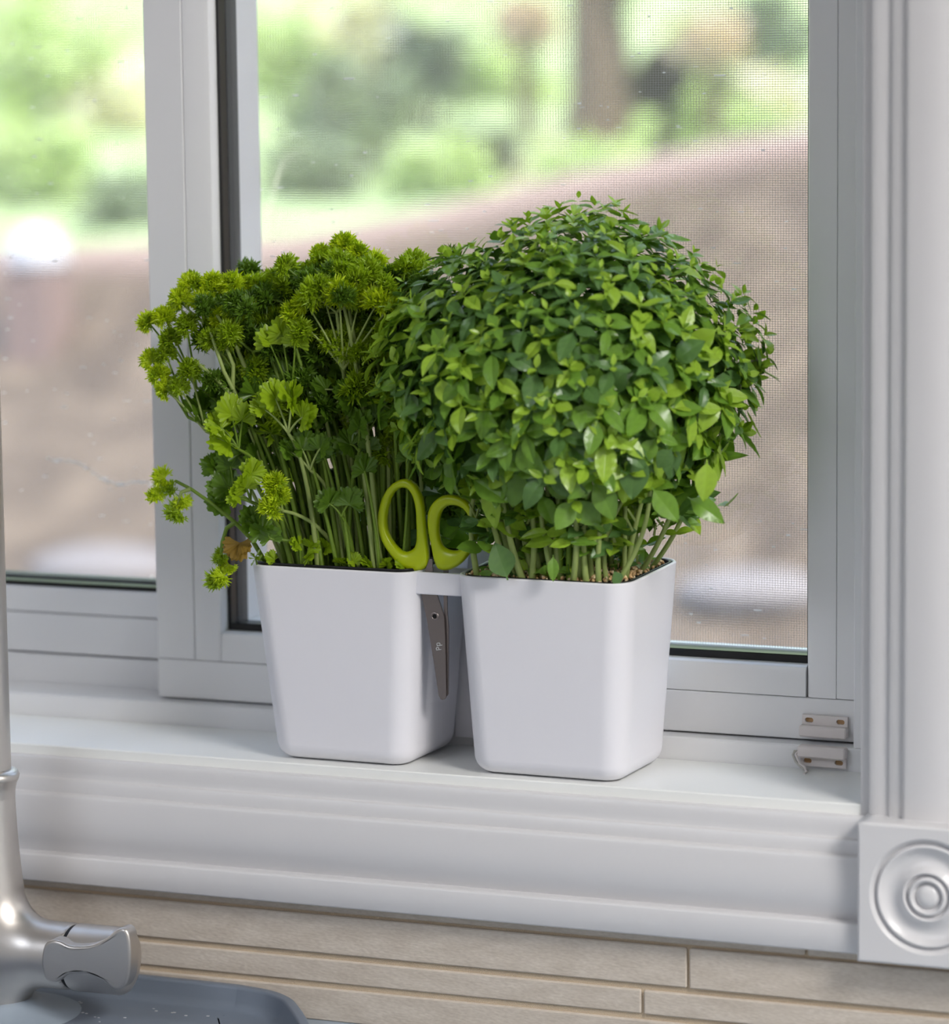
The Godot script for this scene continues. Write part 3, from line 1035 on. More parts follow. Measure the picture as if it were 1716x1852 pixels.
func parsley() -> void:
	var t := thing("potted_parsley", "bushy curly parsley with thin stems in the planter's left pot", "herb")
	inner_pot(t, LB, LT, PH + 0.0024, 0.1320, mats.soil)
	var curly := []
	var flat := []
	for k in 6:
		curly.append(curly_leaf_mesh(k))
		flat.append(flat_leaf_mesh(k))
	var leaves := []
	var tint := ["parsley_light", "parsley_mid", "parsley_mid", "parsley_dark", "parsley_brown"]
	var fronds: Array = [
	[-0.1007,0.3301,0.0000,0.0135,0, -0.0708,0.3376,0.0040,0.0145,0, -0.0405,0.3311,0.0000,0.0135,0, -0.1104,0.3206,0.0020,0.0110,0, -0.0575,0.3342,-0.0060,0.0130,0, -0.0887,0.3356,-0.0060,0.0130,0, -0.0320,0.3271,-0.0040,0.0100,0],
	[-0.0871,0.3008,-0.0120,0.0110,1, -0.0599,0.2951,-0.0100,0.0120,1, -0.0738,0.3064,-0.0180,0.0110,1],
	[-0.1004,0.3643,-0.0700,0.0125,0, -0.1198,0.3571,-0.0700,0.0110,0, -0.0751,0.3521,-0.0700,0.0125,0, -0.0880,0.3588,-0.0660,0.0110,0],
	[-0.0611,0.3427,-0.0620,0.0125,1, -0.0447,0.3416,-0.0580,0.0120,0, -0.0310,0.3367,-0.0600,0.0125,1, -0.0331,0.3277,-0.0500,0.0120,1],
	[-0.1265,0.3452,-0.0700,0.0110,1, -0.1385,0.3406,-0.0660,0.0120,1, -0.1478,0.3401,-0.0600,0.0125,1],
	[-0.1561,0.3344,-0.0500,0.0125,1, -0.1643,0.3361,-0.0400,0.0125,0, -0.1701,0.3386,-0.0300,0.0125,0],
	[-0.2027,0.3381,-0.0300,0.0115,0, -0.1821,0.3393,-0.0280,0.0120,0, -0.1883,0.3273,-0.0200,0.0125,0, -0.2086,0.3275,-0.0240,0.0110,0],
	[-0.2324,0.3102,-0.0200,0.0110,0, -0.2181,0.3153,-0.0180,0.0115,0, -0.2119,0.3002,-0.0120,0.0120,1, -0.1944,0.3106,-0.0080,0.0120,1],
	[-0.2263,0.2843,-0.0120,0.0105,0, -0.2139,0.2893,-0.0120,0.0100,1, -0.2182,0.2741,-0.0060,0.0100,0],
	[-0.2101,0.2643,0.0000,0.0105,0, -0.1978,0.2667,0.0020,0.0100,1, -0.1889,0.2804,0.0000,0.0120,1],
	[-0.1704,0.3166,-0.0120,0.0125,0, -0.1572,0.3223,-0.0160,0.0125,0, -0.1603,0.3019,-0.0040,0.0120,1, -0.1766,0.3016,-0.0040,0.0120,1],
	[-0.1259,0.3017,0.0040,0.0115,2, -0.1035,0.3022,0.0040,0.0125,2, -0.1167,0.3069,0.0000,0.0105,2],
	[-0.1280,0.2555,0.0140,0.0130,2, -0.1186,0.2651,0.0120,0.0140,2, -0.1026,0.2644,0.0120,0.0135,2, -0.0911,0.2508,0.0140,0.0125,2],
	[-0.1612,0.2432,0.0160,0.0130,2, -0.1544,0.2303,0.0200,0.0130,2, -0.1514,0.2542,0.0120,0.0140,2, -0.1419,0.2489,0.0100,0.0120,2],
	[-0.1906,0.2581,-0.0300,0.0130,3, -0.1818,0.2650,-0.0300,0.0130,3, -0.1742,0.2546,-0.0300,0.0130,3],
	[-0.1047,0.2286,0.0000,0.0125,3, -0.0858,0.2292,0.0000,0.0125,3, -0.1144,0.2247,0.0020,0.0115,3],
	[-0.0602,0.2460,-0.0040,0.0145,3, -0.0505,0.2512,-0.0200,0.0140,3, -0.0757,0.2304,-0.0100,0.0130,3],
	[-0.1420,0.2005,0.0120,0.0105,2, -0.1497,0.1920,0.0140,0.0110,2, -0.1383,0.2108,0.0060,0.0115,2],
	[-0.1170,0.2045,0.0180,0.0125,0, -0.1213,0.1871,0.0220,0.0125,0, -0.1138,0.1957,0.0180,0.0105,0],
	[-0.1811,0.2103,-0.0200,0.0135,3, -0.1720,0.1985,-0.0160,0.0145,3, -0.1766,0.1817,-0.0140,0.0130,3, -0.1681,0.2127,-0.0200,0.0130,3],
	[-0.0865,0.1896,0.0000,0.0115,3, -0.0653,0.1910,-0.0040,0.0125,3],
	[-0.0545,0.2790,-0.0300,0.0140,1, -0.0441,0.2860,-0.0400,0.0135,1, -0.0397,0.3011,-0.0450,0.0135,1],
	[-0.1092,0.2815,-0.0300,0.0145,3, -0.0947,0.2698,-0.0350,0.0145,3, -0.1180,0.2658,-0.0300,0.0140,3],
	[-0.1429,0.2816,-0.0200,0.0145,3, -0.1557,0.2852,-0.0200,0.0135,1, -0.1458,0.2668,-0.0120,0.0145,3],
	[-0.0269,0.3174,-0.0350,0.0125,1, -0.0457,0.3167,-0.0400,0.0125,1, -0.0584,0.3088,-0.0400,0.0125,1, -0.0252,0.2980,-0.0400,0.0130,1],
	[-0.1341,0.3159,-0.0300,0.0130,1, -0.1451,0.3102,-0.0260,0.0130,1, -0.1172,0.3085,-0.0300,0.0130,1],
	[-0.0939,0.3162,-0.0350,0.0135,1, -0.0728,0.3166,-0.0350,0.0135,1, -0.1088,0.3009,-0.0300,0.0130,1],
	[-0.0553,0.2250,-0.0300,0.0140,1, -0.0387,0.2178,-0.0300,0.0140,1, -0.0448,0.2364,-0.0350,0.0140,1, -0.0302,0.2325,-0.0400,0.0140,1],
	[-0.1613,0.2227,-0.0200,0.0125,3, -0.1504,0.2309,-0.0200,0.0125,3, -0.1732,0.2221,-0.0220,0.0120,3],
	[-0.1361,0.1704,0.0080,0.0145,3, -0.1421,0.1755,0.0040,0.0125,3, -0.1315,0.1638,0.0000,0.0110,3]]
	var fi := 0
	for f in fronds:
		var n: int = f.size() / 5
		var mid := Vector3.ZERO
		for i in n:
			mid += V(f[i * 5], f[i * 5 + 1], f[i * 5 + 2])
		mid /= n
		var base := V(clampf(lerpf(-0.075, mid.x, 0.45) + rng.randf_range(-0.018, 0.018), -0.128, -0.035), 0.131, clampf(mid.z * 0.5 - 0.035 + rng.randf_range(-0.015, 0.015), -0.085, -0.014))
		var j := mid.lerp(base, 0.24 if mid.y > 0.26 else 0.15) - V(0, 0.006, 0)
		var ctrl := V(lerpf(base.x, j.x, 0.28), lerpf(base.y, j.y, 0.82), lerpf(base.z, j.z, 0.3))
		var s := Shape.new()
		local_tube(t, bez(base, ctrl, j), taper(10, 0.0020, 0.0011), s, 8)
		for i in n:
			var p := V(f[i * 5], f[i * 5 + 1], f[i * 5 + 2])
			var size: float = f[i * 5 + 3]
			var kind: int = f[i * 5 + 4]
			var dir := ((p - j).normalized() + V(0, 0.15, 0.0)).normalized()
			var foot := p - dir * size * 0.55
			local_tube(t, bez(j, j.lerp(foot, 0.5) + V(0, 0.003, 0), foot, 5), taper(6, 0.0009, 0.0006), s, 6)
			frond_leaves(leaves, foot, dir, size, kind, curly if kind < 2 else flat, tint[kind], 5 if kind < 2 else 2, 1.0, "")
		obj("stem", s, mats.stem_green if fi % 3 else mats.stem_pale, t)
		fi += 1
	# stems and leaves that fill the inside of the bush
	for k in 80:
		var base := V(rng.randf_range(-0.128, -0.034), 0.131, rng.randf_range(-0.088, -0.012))
		var u := rng.randf()
		var top := V(-0.105 + (base.x + 0.08) * 1.5 + rng.randf_range(-0.02, 0.02), rng.randf_range(0.225, 0.335), base.z * 0.9 + rng.randf_range(-0.01, 0.02))
		top.z = clampf(top.z, -0.095, 0.0)
		top.x = clampf(top.x, -0.205, -0.03)
		var ctrl := V(lerpf(base.x, top.x, 0.3), lerpf(base.y, top.y, 0.6), lerpf(base.z, top.z, 0.4))
		var s := Shape.new()
		local_tube(t, bez(base, ctrl, top), taper(10, 0.0019, 0.0012), s, 7)
		var n := 3 if k % 2 else 4
		for i in n:
			var w := TAU * i / n + u * 6.0
			var p := top + V(cos(w) * 0.017, rng.randf_range(-0.004, 0.016), sin(w) * 0.017)
			p.z = clampf(p.z, -0.098, 0.02)
			var dir := (p - top + V(0, 0.008, 0)).normalized()
			local_tube(t, bez(top, top.lerp(p, 0.5), p, 3), taper(4, 0.0010, 0.0007), s, 5)
			var c := rng.randf() < 0.62 or top.y > 0.275
			frond_leaves(leaves, p, dir, rng.randf_range(0.0125, 0.0155), 0, curly if c else flat, "parsley_mid" if rng.randf() < 0.55 else "parsley_dark", 3 if c else 2, 0.25, "")
		obj("stem", s, mats.stem_green if k % 4 else mats.stem_pale, t)
	# leaves deep between the stems, the shade there put into a darker green
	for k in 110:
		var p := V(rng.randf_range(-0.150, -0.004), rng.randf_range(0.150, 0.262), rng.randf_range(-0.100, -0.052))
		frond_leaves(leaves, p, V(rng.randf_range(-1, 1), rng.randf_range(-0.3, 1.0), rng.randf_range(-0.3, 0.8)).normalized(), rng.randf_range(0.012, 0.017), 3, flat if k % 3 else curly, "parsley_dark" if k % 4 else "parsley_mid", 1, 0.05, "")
	# thin bare stems near the soil, and small leaves at their feet
	for k in 26:
		var base := V(rng.randf_range(-0.130, -0.032), 0.131, rng.randf_range(-0.06, -0.010))
		var top := base + V((base.x + 0.06) * rng.randf_range(0.3, 0.75) - 0.008, rng.randf_range(0.07, 0.11), rng.randf_range(-0.012, 0.012))
		var s := Shape.new()
		local_tube(t, bez(base, base.lerp(top, 0.5) + V(0.004, 0, 0), top), taper(10, rng.randf_range(0.0012, 0.0019), 0.0010), s, 7)
		obj("stem", s, mats.stem_green if k % 3 else mats.stem_pale, t)
		frond_leaves(leaves, top, V((base.x + 0.07) * 4.0, 1, 0.4).normalized(), rng.randf_range(0.009, 0.013), 3, flat, "parsley_dark", 1, 0.4, "")
	for group in [[[-0.1425,0.1429,-0.0060,0.0100,2, -0.1313,0.1418,-0.0120,0.0100,2, -0.1099,0.1539,-0.0080,0.0100,2, -0.1033,0.1517,-0.0120,0.0110,2, -0.1038,0.1444,-0.0080,0.0100,2, -0.0943,0.1510,-0.0200,0.0120,3, -0.0697,0.1434,-0.0120,0.0100,2, -0.0592,0.1420,-0.0120,0.0090,2, -0.0802,0.1418,-0.0120,0.0090,2, -0.0455,0.1415,-0.0140,0.0090,2, -0.0338,0.1421,-0.0140,0.0080,2], 0], [[-0.1503,0.1538,0.0040,0.0125,4], 1], [[-0.2157,0.1964,-0.0100,0.0095,0, -0.2093,0.1888,-0.0100,0.0085,0, -0.2183,0.1850,-0.0060,0.0090,0, -0.2024,0.1738,-0.0060,0.0115,1, -0.1997,0.1815,-0.0080,0.0080,1, -0.1672,0.1444,-0.0020,0.0085,0, -0.1632,0.1376,-0.0040,0.0075,0, -0.1701,0.1276,0.0000,0.0090,1, -0.1647,0.1305,0.0020,0.0080,1], 2]]:
		var d: Array = group[0]
		for i in d.size() / 5:
			var p := V(d[i * 5], d[i * 5 + 1], d[i * 5 + 2])
			var kind: int = d[i * 5 + 4]
			var size: float = d[i * 5 + 3]
			var dir := V(rng.randf_range(-1, 1), 0.7, 0.6).normalized()
			if group[1] == 0:
				var s := Shape.new()
				local_tube(t, bez(V(p.x, 0.130, p.z - 0.004), V(p.x, p.y - 0.004, p.z - 0.003), p, 4), taper(5, 0.0009, 0.0006), s, 5)
				obj("stem", s, mats.stem_green, t)
				frond_leaves(leaves, p, dir, size * 0.75, kind, flat, "parsley_mid", 2, 2.0, "")
			elif group[1] == 1:
				frond_leaves(leaves, p, V(-0.3, -0.9, 0.3).normalized(), size, kind, flat, "parsley_brown", 2, 3.0, "browning leaf hanging over the pot's rim")
			else:
				dir = V(-0.6, -0.2 if i < 4 else -1.0, 0.3).normalized()
				frond_leaves(leaves, p, dir, size * 1.15, kind, curly, "parsley_light" if i % 2 == 0 else "parsley_mid", 2, 3.0, "")
	for path in [[Vector3(-0.1424,0.1394,-0.0200),Vector3(-0.1482,0.1556,-0.0120),Vector3(-0.1589,0.1674,-0.0080),Vector3(-0.1759,0.1797,-0.0080),Vector3(-0.1930,0.1900,-0.0080),Vector3(-0.2057,0.1948,-0.0100)], [Vector3(-0.1589,0.1674,-0.0080),Vector3(-0.1645,0.1635,-0.0060),Vector3(-0.1671,0.1539,-0.0040),Vector3(-0.1677,0.1424,-0.0020),Vector3(-0.1692,0.1308,0.0000)], [Vector3(-0.1930,0.1900,-0.0080),Vector3(-0.2000,0.1875,-0.0070),Vector3(-0.2023,0.1789,-0.0060)], [Vector3(-0.1540,0.2538,-0.0080),Vector3(-0.1621,0.2742,-0.0020),Vector3(-0.1722,0.3018,-0.0020)], [Vector3(-0.1538,0.2532,-0.0060),Vector3(-0.1698,0.2711,0.0000),Vector3(-0.1877,0.2829,-0.0020)], [Vector3(-0.1499,0.2752,-0.0120),Vector3(-0.1571,0.2980,-0.0060),Vector3(-0.1688,0.3132,-0.0060)], [Vector3(-0.1591,0.2544,-0.0080),Vector3(-0.1557,0.2789,-0.0040),Vector3(-0.1647,0.2999,-0.0040)], [Vector3(-0.1578,0.2304,-0.0220),Vector3(-0.1675,0.2627,-0.0080),Vector3(-0.1965,0.2730,-0.0060),Vector3(-0.2107,0.2655,-0.0080)]]:
		var s := Shape.new()
		local_tube(t, PackedVector3Array(path), taper(path.size(), 0.0017, 0.0011), s, 8)
		obj("stem", s, mats.stem_green if path.size() > 3 else mats.stem_pale, t)
	leaves = leaves.filter(func(q: Array) -> bool: return not (q[0].origin.x > -0.055 and q[0].origin.y < 0.212 and q[0].origin.y > 0.15 and q[0].origin.z > -0.034))
	lay_leaves(t, leaves, 290, "leaf")


func frond_leaves(out: Array, foot: Vector3, dir: Vector3, size: float, kind: int, meshes: Array, mat: String, n: int, weight: float, label: String) -> void:
	var eye := (EYE - foot).normalized()
	for k in n:
		var d := dir
		if k:
			d = (dir + V(rng.randf_range(-0.8, 0.8), rng.randf_range(-0.5, 0.6), rng.randf_range(-0.7, 0.8))).normalized()
		var face := (V(0, 0.75, 0) + eye * rng.randf_range(0.3, 1.0) + V(rng.randf_range(-0.4, 0.4), 0, rng.randf_range(-0.2, 0.4))).normalized()
		var b := aim(d, face).rotated(d, rng.randf_range(-0.4, 0.4)).scaled(Vector3.ONE * size * rng.randf_range(0.95, 1.25))
		var m: String = mat
		if kind == 0 and k == 2 and mat == "parsley_light":
			m = "parsley_mid"
		out.append([Transform3D(b, foot - d * size * 0.1), meshes[rng.randi() % meshes.size()], m, label, weight * size * 100.0 + foot.z * 2.0])


# ---------------------------------------------------------------- basil

func basil() -> void:
	var t := thing("potted_basil", "dense dome of small-leaved basil in the planter's right pot", "herb")
	inner_pot(t, RB, RT, PH + 0.0010, 0.1362, mats.soil)
	var meshes := []
	for k in 6:
		meshes.append(basil_leaf_mesh(k))
	var leaves := []
	var c := V(0.0855, 0.2790, -0.032)
	var radii := V(0.1190, 0.1010, 0.0860)
	var side := V(cos(deg_to_rad(22.25)), 0, -sin(deg_to_rad(22.25)))
	var fwd := V(sin(deg_to_rad(22.25)), 0, cos(deg_to_rad(22.25)))
	# sprigs spread over the dome in three layers
	for layer in 4:
		var count: int = [400, 330, 240, 120][layer]
		var shell: float = [1.0, 0.90, 0.77, 0.58][layer]
		for i in count:
			var u := (i + 0.5) / count
			var y := 1.0 - 1.72 * u
			var w := i * 2.399963 + layer * 1.3
			var q := sqrt(maxf(0.0, 1.0 - y * y))
			var d := V(cos(w) * q, y, sin(w) * q)
			d = (d + V(rng.randf_range(-0.09, 0.09), rng.randf_range(-0.08, 0.08), rng.randf_range(-0.09, 0.09))).normalized()
			var wob := 1.0 + 0.05 * sin(d.x * 6.0 + 1.0) + 0.04 * cos(d.z * 7.0) + rng.randf_range(-0.05, 0.03)
			var flare := 1.0 - 0.10 * maxf(0.0, -d.y)
			var p := c + (side * d.x * radii.x * flare + V(0, d.y * radii.y, 0) + fwd * d.z * radii.z) * shell * wob
			if p.z < -0.107:
				p.z = -0.107 + rng.randf() * 0.004
				if rng.randf() < 0.5:
					continue
			var out := (side * d.x + V(0, d.y, 0) + fwd * d.z).normalized()
			var axis := (out * 0.75 + V(0, 0.55, 0)).normalized()
			sprig(leaves, meshes, p, axis, out, layer, rng.randf_range(0.0130, 0.0220) * (1.0 + 0.45 * maxf(0.0, 0.45 - d.y)))
	# single larger leaves that stand out
	var hero: Array = [0.1497,0.2292,0.0220,0.1490,0.2010,0.0260,0.62,2, 0.1938,0.2214,0.0050,0.1939,0.1987,0.0090,0.62,0, 0.1804,0.1965,-0.0050,0.2025,0.1857,-0.0010,0.50,1, 0.1603,0.2034,0.0120,0.1771,0.1861,0.0160,0.55,1, 0.1709,0.2313,0.0120,0.1637,0.2205,0.0160,0.85,2, 0.1477,0.2851,0.0350,0.1356,0.2706,0.0390,0.70,2, 0.0519,0.1423,0.0080,0.0464,0.1633,0.0120,0.75,2, 0.0830,0.1977,0.0200,0.0923,0.1818,0.0240,0.60,1, 0.1030,0.2523,0.0400,0.1268,0.2345,0.0440,0.42,0, 0.0044,0.3262,0.0000,-0.0233,0.3245,0.0040,0.38,2, 0.0834,0.3522,0.0120,0.0907,0.3408,0.0160,0.60,1, 0.1030,0.3561,0.0120,0.0985,0.3410,0.0160,0.60,1, 0.0793,0.2284,0.0300,0.1004,0.2167,0.0340,0.45,0, 0.1878,0.2695,-0.0750,0.2095,0.2835,-0.0710,0.50,0, 0.1902,0.2879,-0.0800,0.2071,0.2886,-0.0760,0.40,0, 0.0281,0.2639,0.0300,0.0375,0.2490,0.0340,0.55,0, 0.0081,0.2811,0.0200,0.0035,0.2627,0.0240,0.60,2, 0.1754,0.2916,0.0100,0.1909,0.3050,0.0140,0.70,2, 0.1599,0.2880,0.0150,0.1746,0.2778,0.0190,0.75,2, 0.0522,0.2766,0.0400,0.0753,0.2629,0.0440,0.60,2, 0.1814,0.2359,0.0000,0.1596,0.2356,0.0040,0.50,1, 0.1937,0.3086,-0.0100,0.1738,0.2938,-0.0060,0.55,0, -0.0206,0.2900,0.0000,-0.0294,0.2712,0.0040,0.55,2, -0.0047,0.2461,0.0100,-0.0214,0.2403,0.0140,0.45,1, 0.0374,0.2078,0.0250,0.0608,0.1961,0.0290,0.50,1, 0.0868,0.1554,0.0100,0.0882,0.1411,0.0140,0.50,1, 0.0345,0.1408,-0.0100,0.0219,0.1369,-0.0060,0.40,1, 0.1286,0.1383,-0.0050,0.1269,0.1463,-0.0010,0.80,2, 0.1663,0.2153,-0.0800,0.1933,0.2204,-0.0760,0.25,1]
	for i in hero.size() / 8:
		var a := V(hero[i * 8], hero[i * 8 + 1], hero[i * 8 + 2])
		var b := V(hero[i * 8 + 3], hero[i * 8 + 4], hero[i * 8 + 5])
		var eye := (EYE - a).normalized()
		var face := (eye + V(rng.randf_range(-0.3, 0.3), 0.35, 0)).normalized()
		var l := (b - a).length() * 1.08
		var bs := aim(b - a, face)
		bs = Basis(bs.x * l * hero[i * 8 + 6] / 0.54, bs.y * l, bs.z * l)
		leaves.append([Transform3D(bs, a), meshes[[2, 0, 4][i % 3]], ["basil_light", "basil_mid", "basil_dark"][int(hero[i * 8 + 7])], "", 9.0])
	# small leaves and seedlings low among the stems
	for k in 300:
		var low := rng.randf() < 0.32
		var p := V(rng.randf_range(0.016, 0.124), rng.randf_range(0.136, 0.160) if low else rng.randf_range(0.165, 0.225), rng.randf_range(-0.085, -0.008))
		if not low:
			p.x = lerpf(0.075, p.x, 1.0 + (p.y - 0.15) * 8.0)
			p.z = minf(lerpf(-0.045, p.z, 1.0 + (p.y - 0.15) * 4.0), 0.03)
			p.z = maxf(p.z, -0.100)
			if rng.randf() < 0.25:
				p = V(rng.randf_range(-0.012, 0.03), rng.randf_range(0.185, 0.235), rng.randf_range(-0.05, 0.0))
			elif rng.randf() < 0.25:
				p = V(rng.randf_range(0.12, 0.175), rng.randf_range(0.175, 0.235), rng.randf_range(-0.098, -0.03))
		var w := rng.randf() * TAU
		var d := V(cos(w), rng.randf_range(-0.7, 0.5), sin(w)).normalized()
		var face := (V(0, 0.8, 0) + (EYE - p).normalized() * 0.8 + V(rng.randf_range(-0.5, 0.5), 0, 0)).normalized()
		var l := rng.randf_range(0.008, 0.015) if low else rng.randf_range(0.014, 0.024)
		for sd in 2:
			var b := aim(d * (1.0 if sd == 0 else -1.0) + V(0, 0.25, 0), face)
			leaves.append([Transform3D(Basis(b.x * l * 1.15, b.y * l, b.z * l), p), meshes[rng.randi() % 6], ["basil_light", "basil_mid", "basil_mid", "basil_dark"][rng.randi() % 4], "", l * 30.0 + (0.4 if p.z > -0.03 else 0.0)])
	var data: Array = [0.0430,0.1420,-0.0040,0.0409,0.1710,0.0000,0.0287,0.1972,0.0020, 0.0579,0.1392,-0.0020,0.0518,0.1698,0.0020,0.0469,0.2057,0.0040, 0.0629,0.1421,-0.0100,0.0668,0.1712,-0.0060,0.0618,0.2053,-0.0040, 0.0928,0.1400,0.0000,0.1012,0.1665,0.0040,0.1007,0.2041,0.0060, 0.0798,0.1432,-0.0080,0.0755,0.1643,-0.0040,0.0725,0.1946,-0.0020, 0.1037,0.1445,-0.0060,0.1042,0.1733,-0.0020,0.1103,0.2038,0.0000, 0.1123,0.1415,-0.0040,0.1168,0.1741,0.0000,0.1276,0.2084,0.0020, 0.1348,0.1451,-0.0120,0.1434,0.1704,-0.0080,0.1502,0.2082,-0.0060, 0.1369,0.1479,-0.0600,0.1444,0.1717,-0.0560,0.1520,0.2026,-0.0540, 0.1360,0.1470,-0.0800,0.1443,0.1652,-0.0760,0.1523,0.1888,-0.0740, 0.0235,0.1400,-0.0120,0.0202,0.1690,-0.0080,0.0238,0.1942,-0.0060, 0.0847,0.1444,-0.0140,0.0812,0.1638,-0.0100,0.0842,0.1943,-0.0080, 0.1152,0.1431,-0.0200,0.1149,0.1644,-0.0160,0.1296,0.1953,-0.0140, 0.0691,0.1429,-0.0200,0.0628,0.1622,-0.0160,0.0627,0.1928,-0.0140, 0.1033,0.1444,-0.0200,0.1029,0.1639,-0.0160,0.1019,0.1942,-0.0140]
	for i in data.size() / 9:
		for k in 4:
			var u := rng.randf_range(0.35, 1.0)
			var p := V(data[i * 9], 0.137, data[i * 9 + 2]).lerp(V(data[i * 9 + 6], data[i * 9 + 7], data[i * 9 + 8]), u) + V(rng.randf_range(-0.006, 0.006), 0, 0.004)
			var w := rng.randf() * TAU
			for sd in 2:
				var d := V(cos(w + sd * PI), rng.randf_range(-0.3, 0.5), sin(w + sd * PI) * 0.6 + 0.3).normalized()
				var l := rng.randf_range(0.009, 0.021)
				var b := aim(d, (V(0, 0.8, 0) + (EYE - p).normalized() * 0.9 + V(rng.randf_range(-0.5, 0.5), 0, 0)).normalized())
				leaves.append([Transform3D(Basis(b.x * l * rng.randf_range(0.9, 1.3), b.y * l, b.z * l), p), meshes[rng.randi() % 6], ["basil_light", "basil_mid", "basil_light", "basil_dark"][rng.randi() % 4], "", 1.2 + l * 20.0])
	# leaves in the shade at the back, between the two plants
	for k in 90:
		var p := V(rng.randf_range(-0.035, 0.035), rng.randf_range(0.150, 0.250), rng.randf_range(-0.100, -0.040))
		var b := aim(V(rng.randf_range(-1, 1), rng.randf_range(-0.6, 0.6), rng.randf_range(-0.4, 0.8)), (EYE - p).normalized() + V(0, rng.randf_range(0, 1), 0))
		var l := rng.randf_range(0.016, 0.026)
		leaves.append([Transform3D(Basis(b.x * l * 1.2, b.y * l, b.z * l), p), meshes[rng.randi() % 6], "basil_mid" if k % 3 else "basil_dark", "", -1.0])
	# the scissors keep the gap between the pots clear of leaves in front of their handles
	leaves = leaves.filter(func(q: Array) -> bool: return not (q[0].origin.x < 0.024 and q[0].origin.x > -0.055 and q[0].origin.y < 0.216 and q[0].origin.z > -0.034))
	lay_leaves(t, leaves, 295, "leaf")
	# stems
	for i in data.size() / 9:
		var a := V(data[i * 9], data[i * 9 + 1] - 0.004, data[i * 9 + 2])
		a.y = 0.133
		a.z = clampf(a.z, -0.09, -0.010)
		a.x = clampf(a.x, 0.018, 0.121)
		var b := V(data[i * 9 + 3], data[i * 9 + 4], data[i * 9 + 5])
		var e := V(data[i * 9 + 6], data[i * 9 + 7], data[i * 9 + 8])
		var s := Shape.new()
		local_tube(t, bez(a, b * 2.0 - (a + e) / 2.0, e), taper(10, rng.randf_range(0.0018, 0.0027), 0.0014), s, 9)
		for k in 2:
			var p := a.lerp(e, rng.randf_range(0.35, 0.8))
			local_tube(t, PackedVector3Array([p, p + V(rng.randf_range(-0.008, 0.008), 0.009, 0.004)]), PackedFloat32Array([0.0010, 0.0007]), s, 5)
		obj("stem", s, mats.stem_pale, t)
	for k in 44:
		var a := V(rng.randf_range(0.022, 0.124), 0.133, rng.randf_range(-0.092, -0.012))
		var e := V(lerpf(c.x, a.x, 1.45) + rng.randf_range(-0.015, 0.015), rng.randf_range(0.205, 0.27), clampf(a.z * 1.2 + 0.012, -0.1, 0.01))
		var s := Shape.new()
		local_tube(t, bez(a, V(lerpf(a.x, e.x, 0.25), 0.18, lerpf(a.z, e.z, 0.3)), e), taper(10, rng.randf_range(0.0017, 0.0028), 0.0014), s, 8)
		obj("stem", s, mats.stem_pale if k % 3 else mats.stem_green, t)
	# tan granules strewn over the substrate
	var gs := Shape.new()
	gs.lathe(PackedVector2Array([Vector2(0.01, -0.7), Vector2(0.75, -0.45), Vector2(0.95, 0.2), Vector2(0.5, 0.7), Vector2(0.01, 0.8)]), 5)
	var gm := gs.mesh()
	for pale in 2:
		var mm := MultiMesh.new()
		mm.transform_format = MultiMesh.TRANSFORM_3D
		mm.mesh = gm
		mm.instance_count = 900 if pale == 0 else 420
		for k in mm.instance_count:
			var x := rng.randf_range(RT[0] + 0.0075, RT[1] - 0.0075)
			var z := rng.randf_range(RT[2] + 0.0075, RT[3] - 0.0072)
			var y := 0.1374 + TILT * 0.96 * (RT[3] - z) * 0.8 + rng.randf_range(-0.0008, 0.0010) + 0.0035 * minf(1.0, minf(minf(x - RT[0], RT[1] - x), minf(z - RT[2], RT[3] - z)) / 0.025 - 0.3)
			var b := Basis.from_euler(V(rng.randf() * TAU, rng.randf() * TAU, rng.randf() * TAU)) * Basis.from_scale(V(rng.randf_range(0.7, 1.3), rng.randf_range(0.6, 1.1), rng.randf_range(0.7, 1.3)) * rng.randf_range(0.0008, 0.0019))
			mm.set_instance_transform(k, Transform3D(b, V(x, y, z)))
		var mo := MultiMeshInstance3D.new()
		mo.name = "granules"
		mo.multimesh = mm
		var gmat := StandardMaterial3D.new()
		gmat.albedo_color = Color(0.82, 0.67, 0.48) if pale == 0 else Color(0.93, 0.84, 0.68)
		gmat.roughness = 0.8
		mo.material_override = gmat
		mo.set_meta("kind", "stuff")
		t.add_child(mo, true)


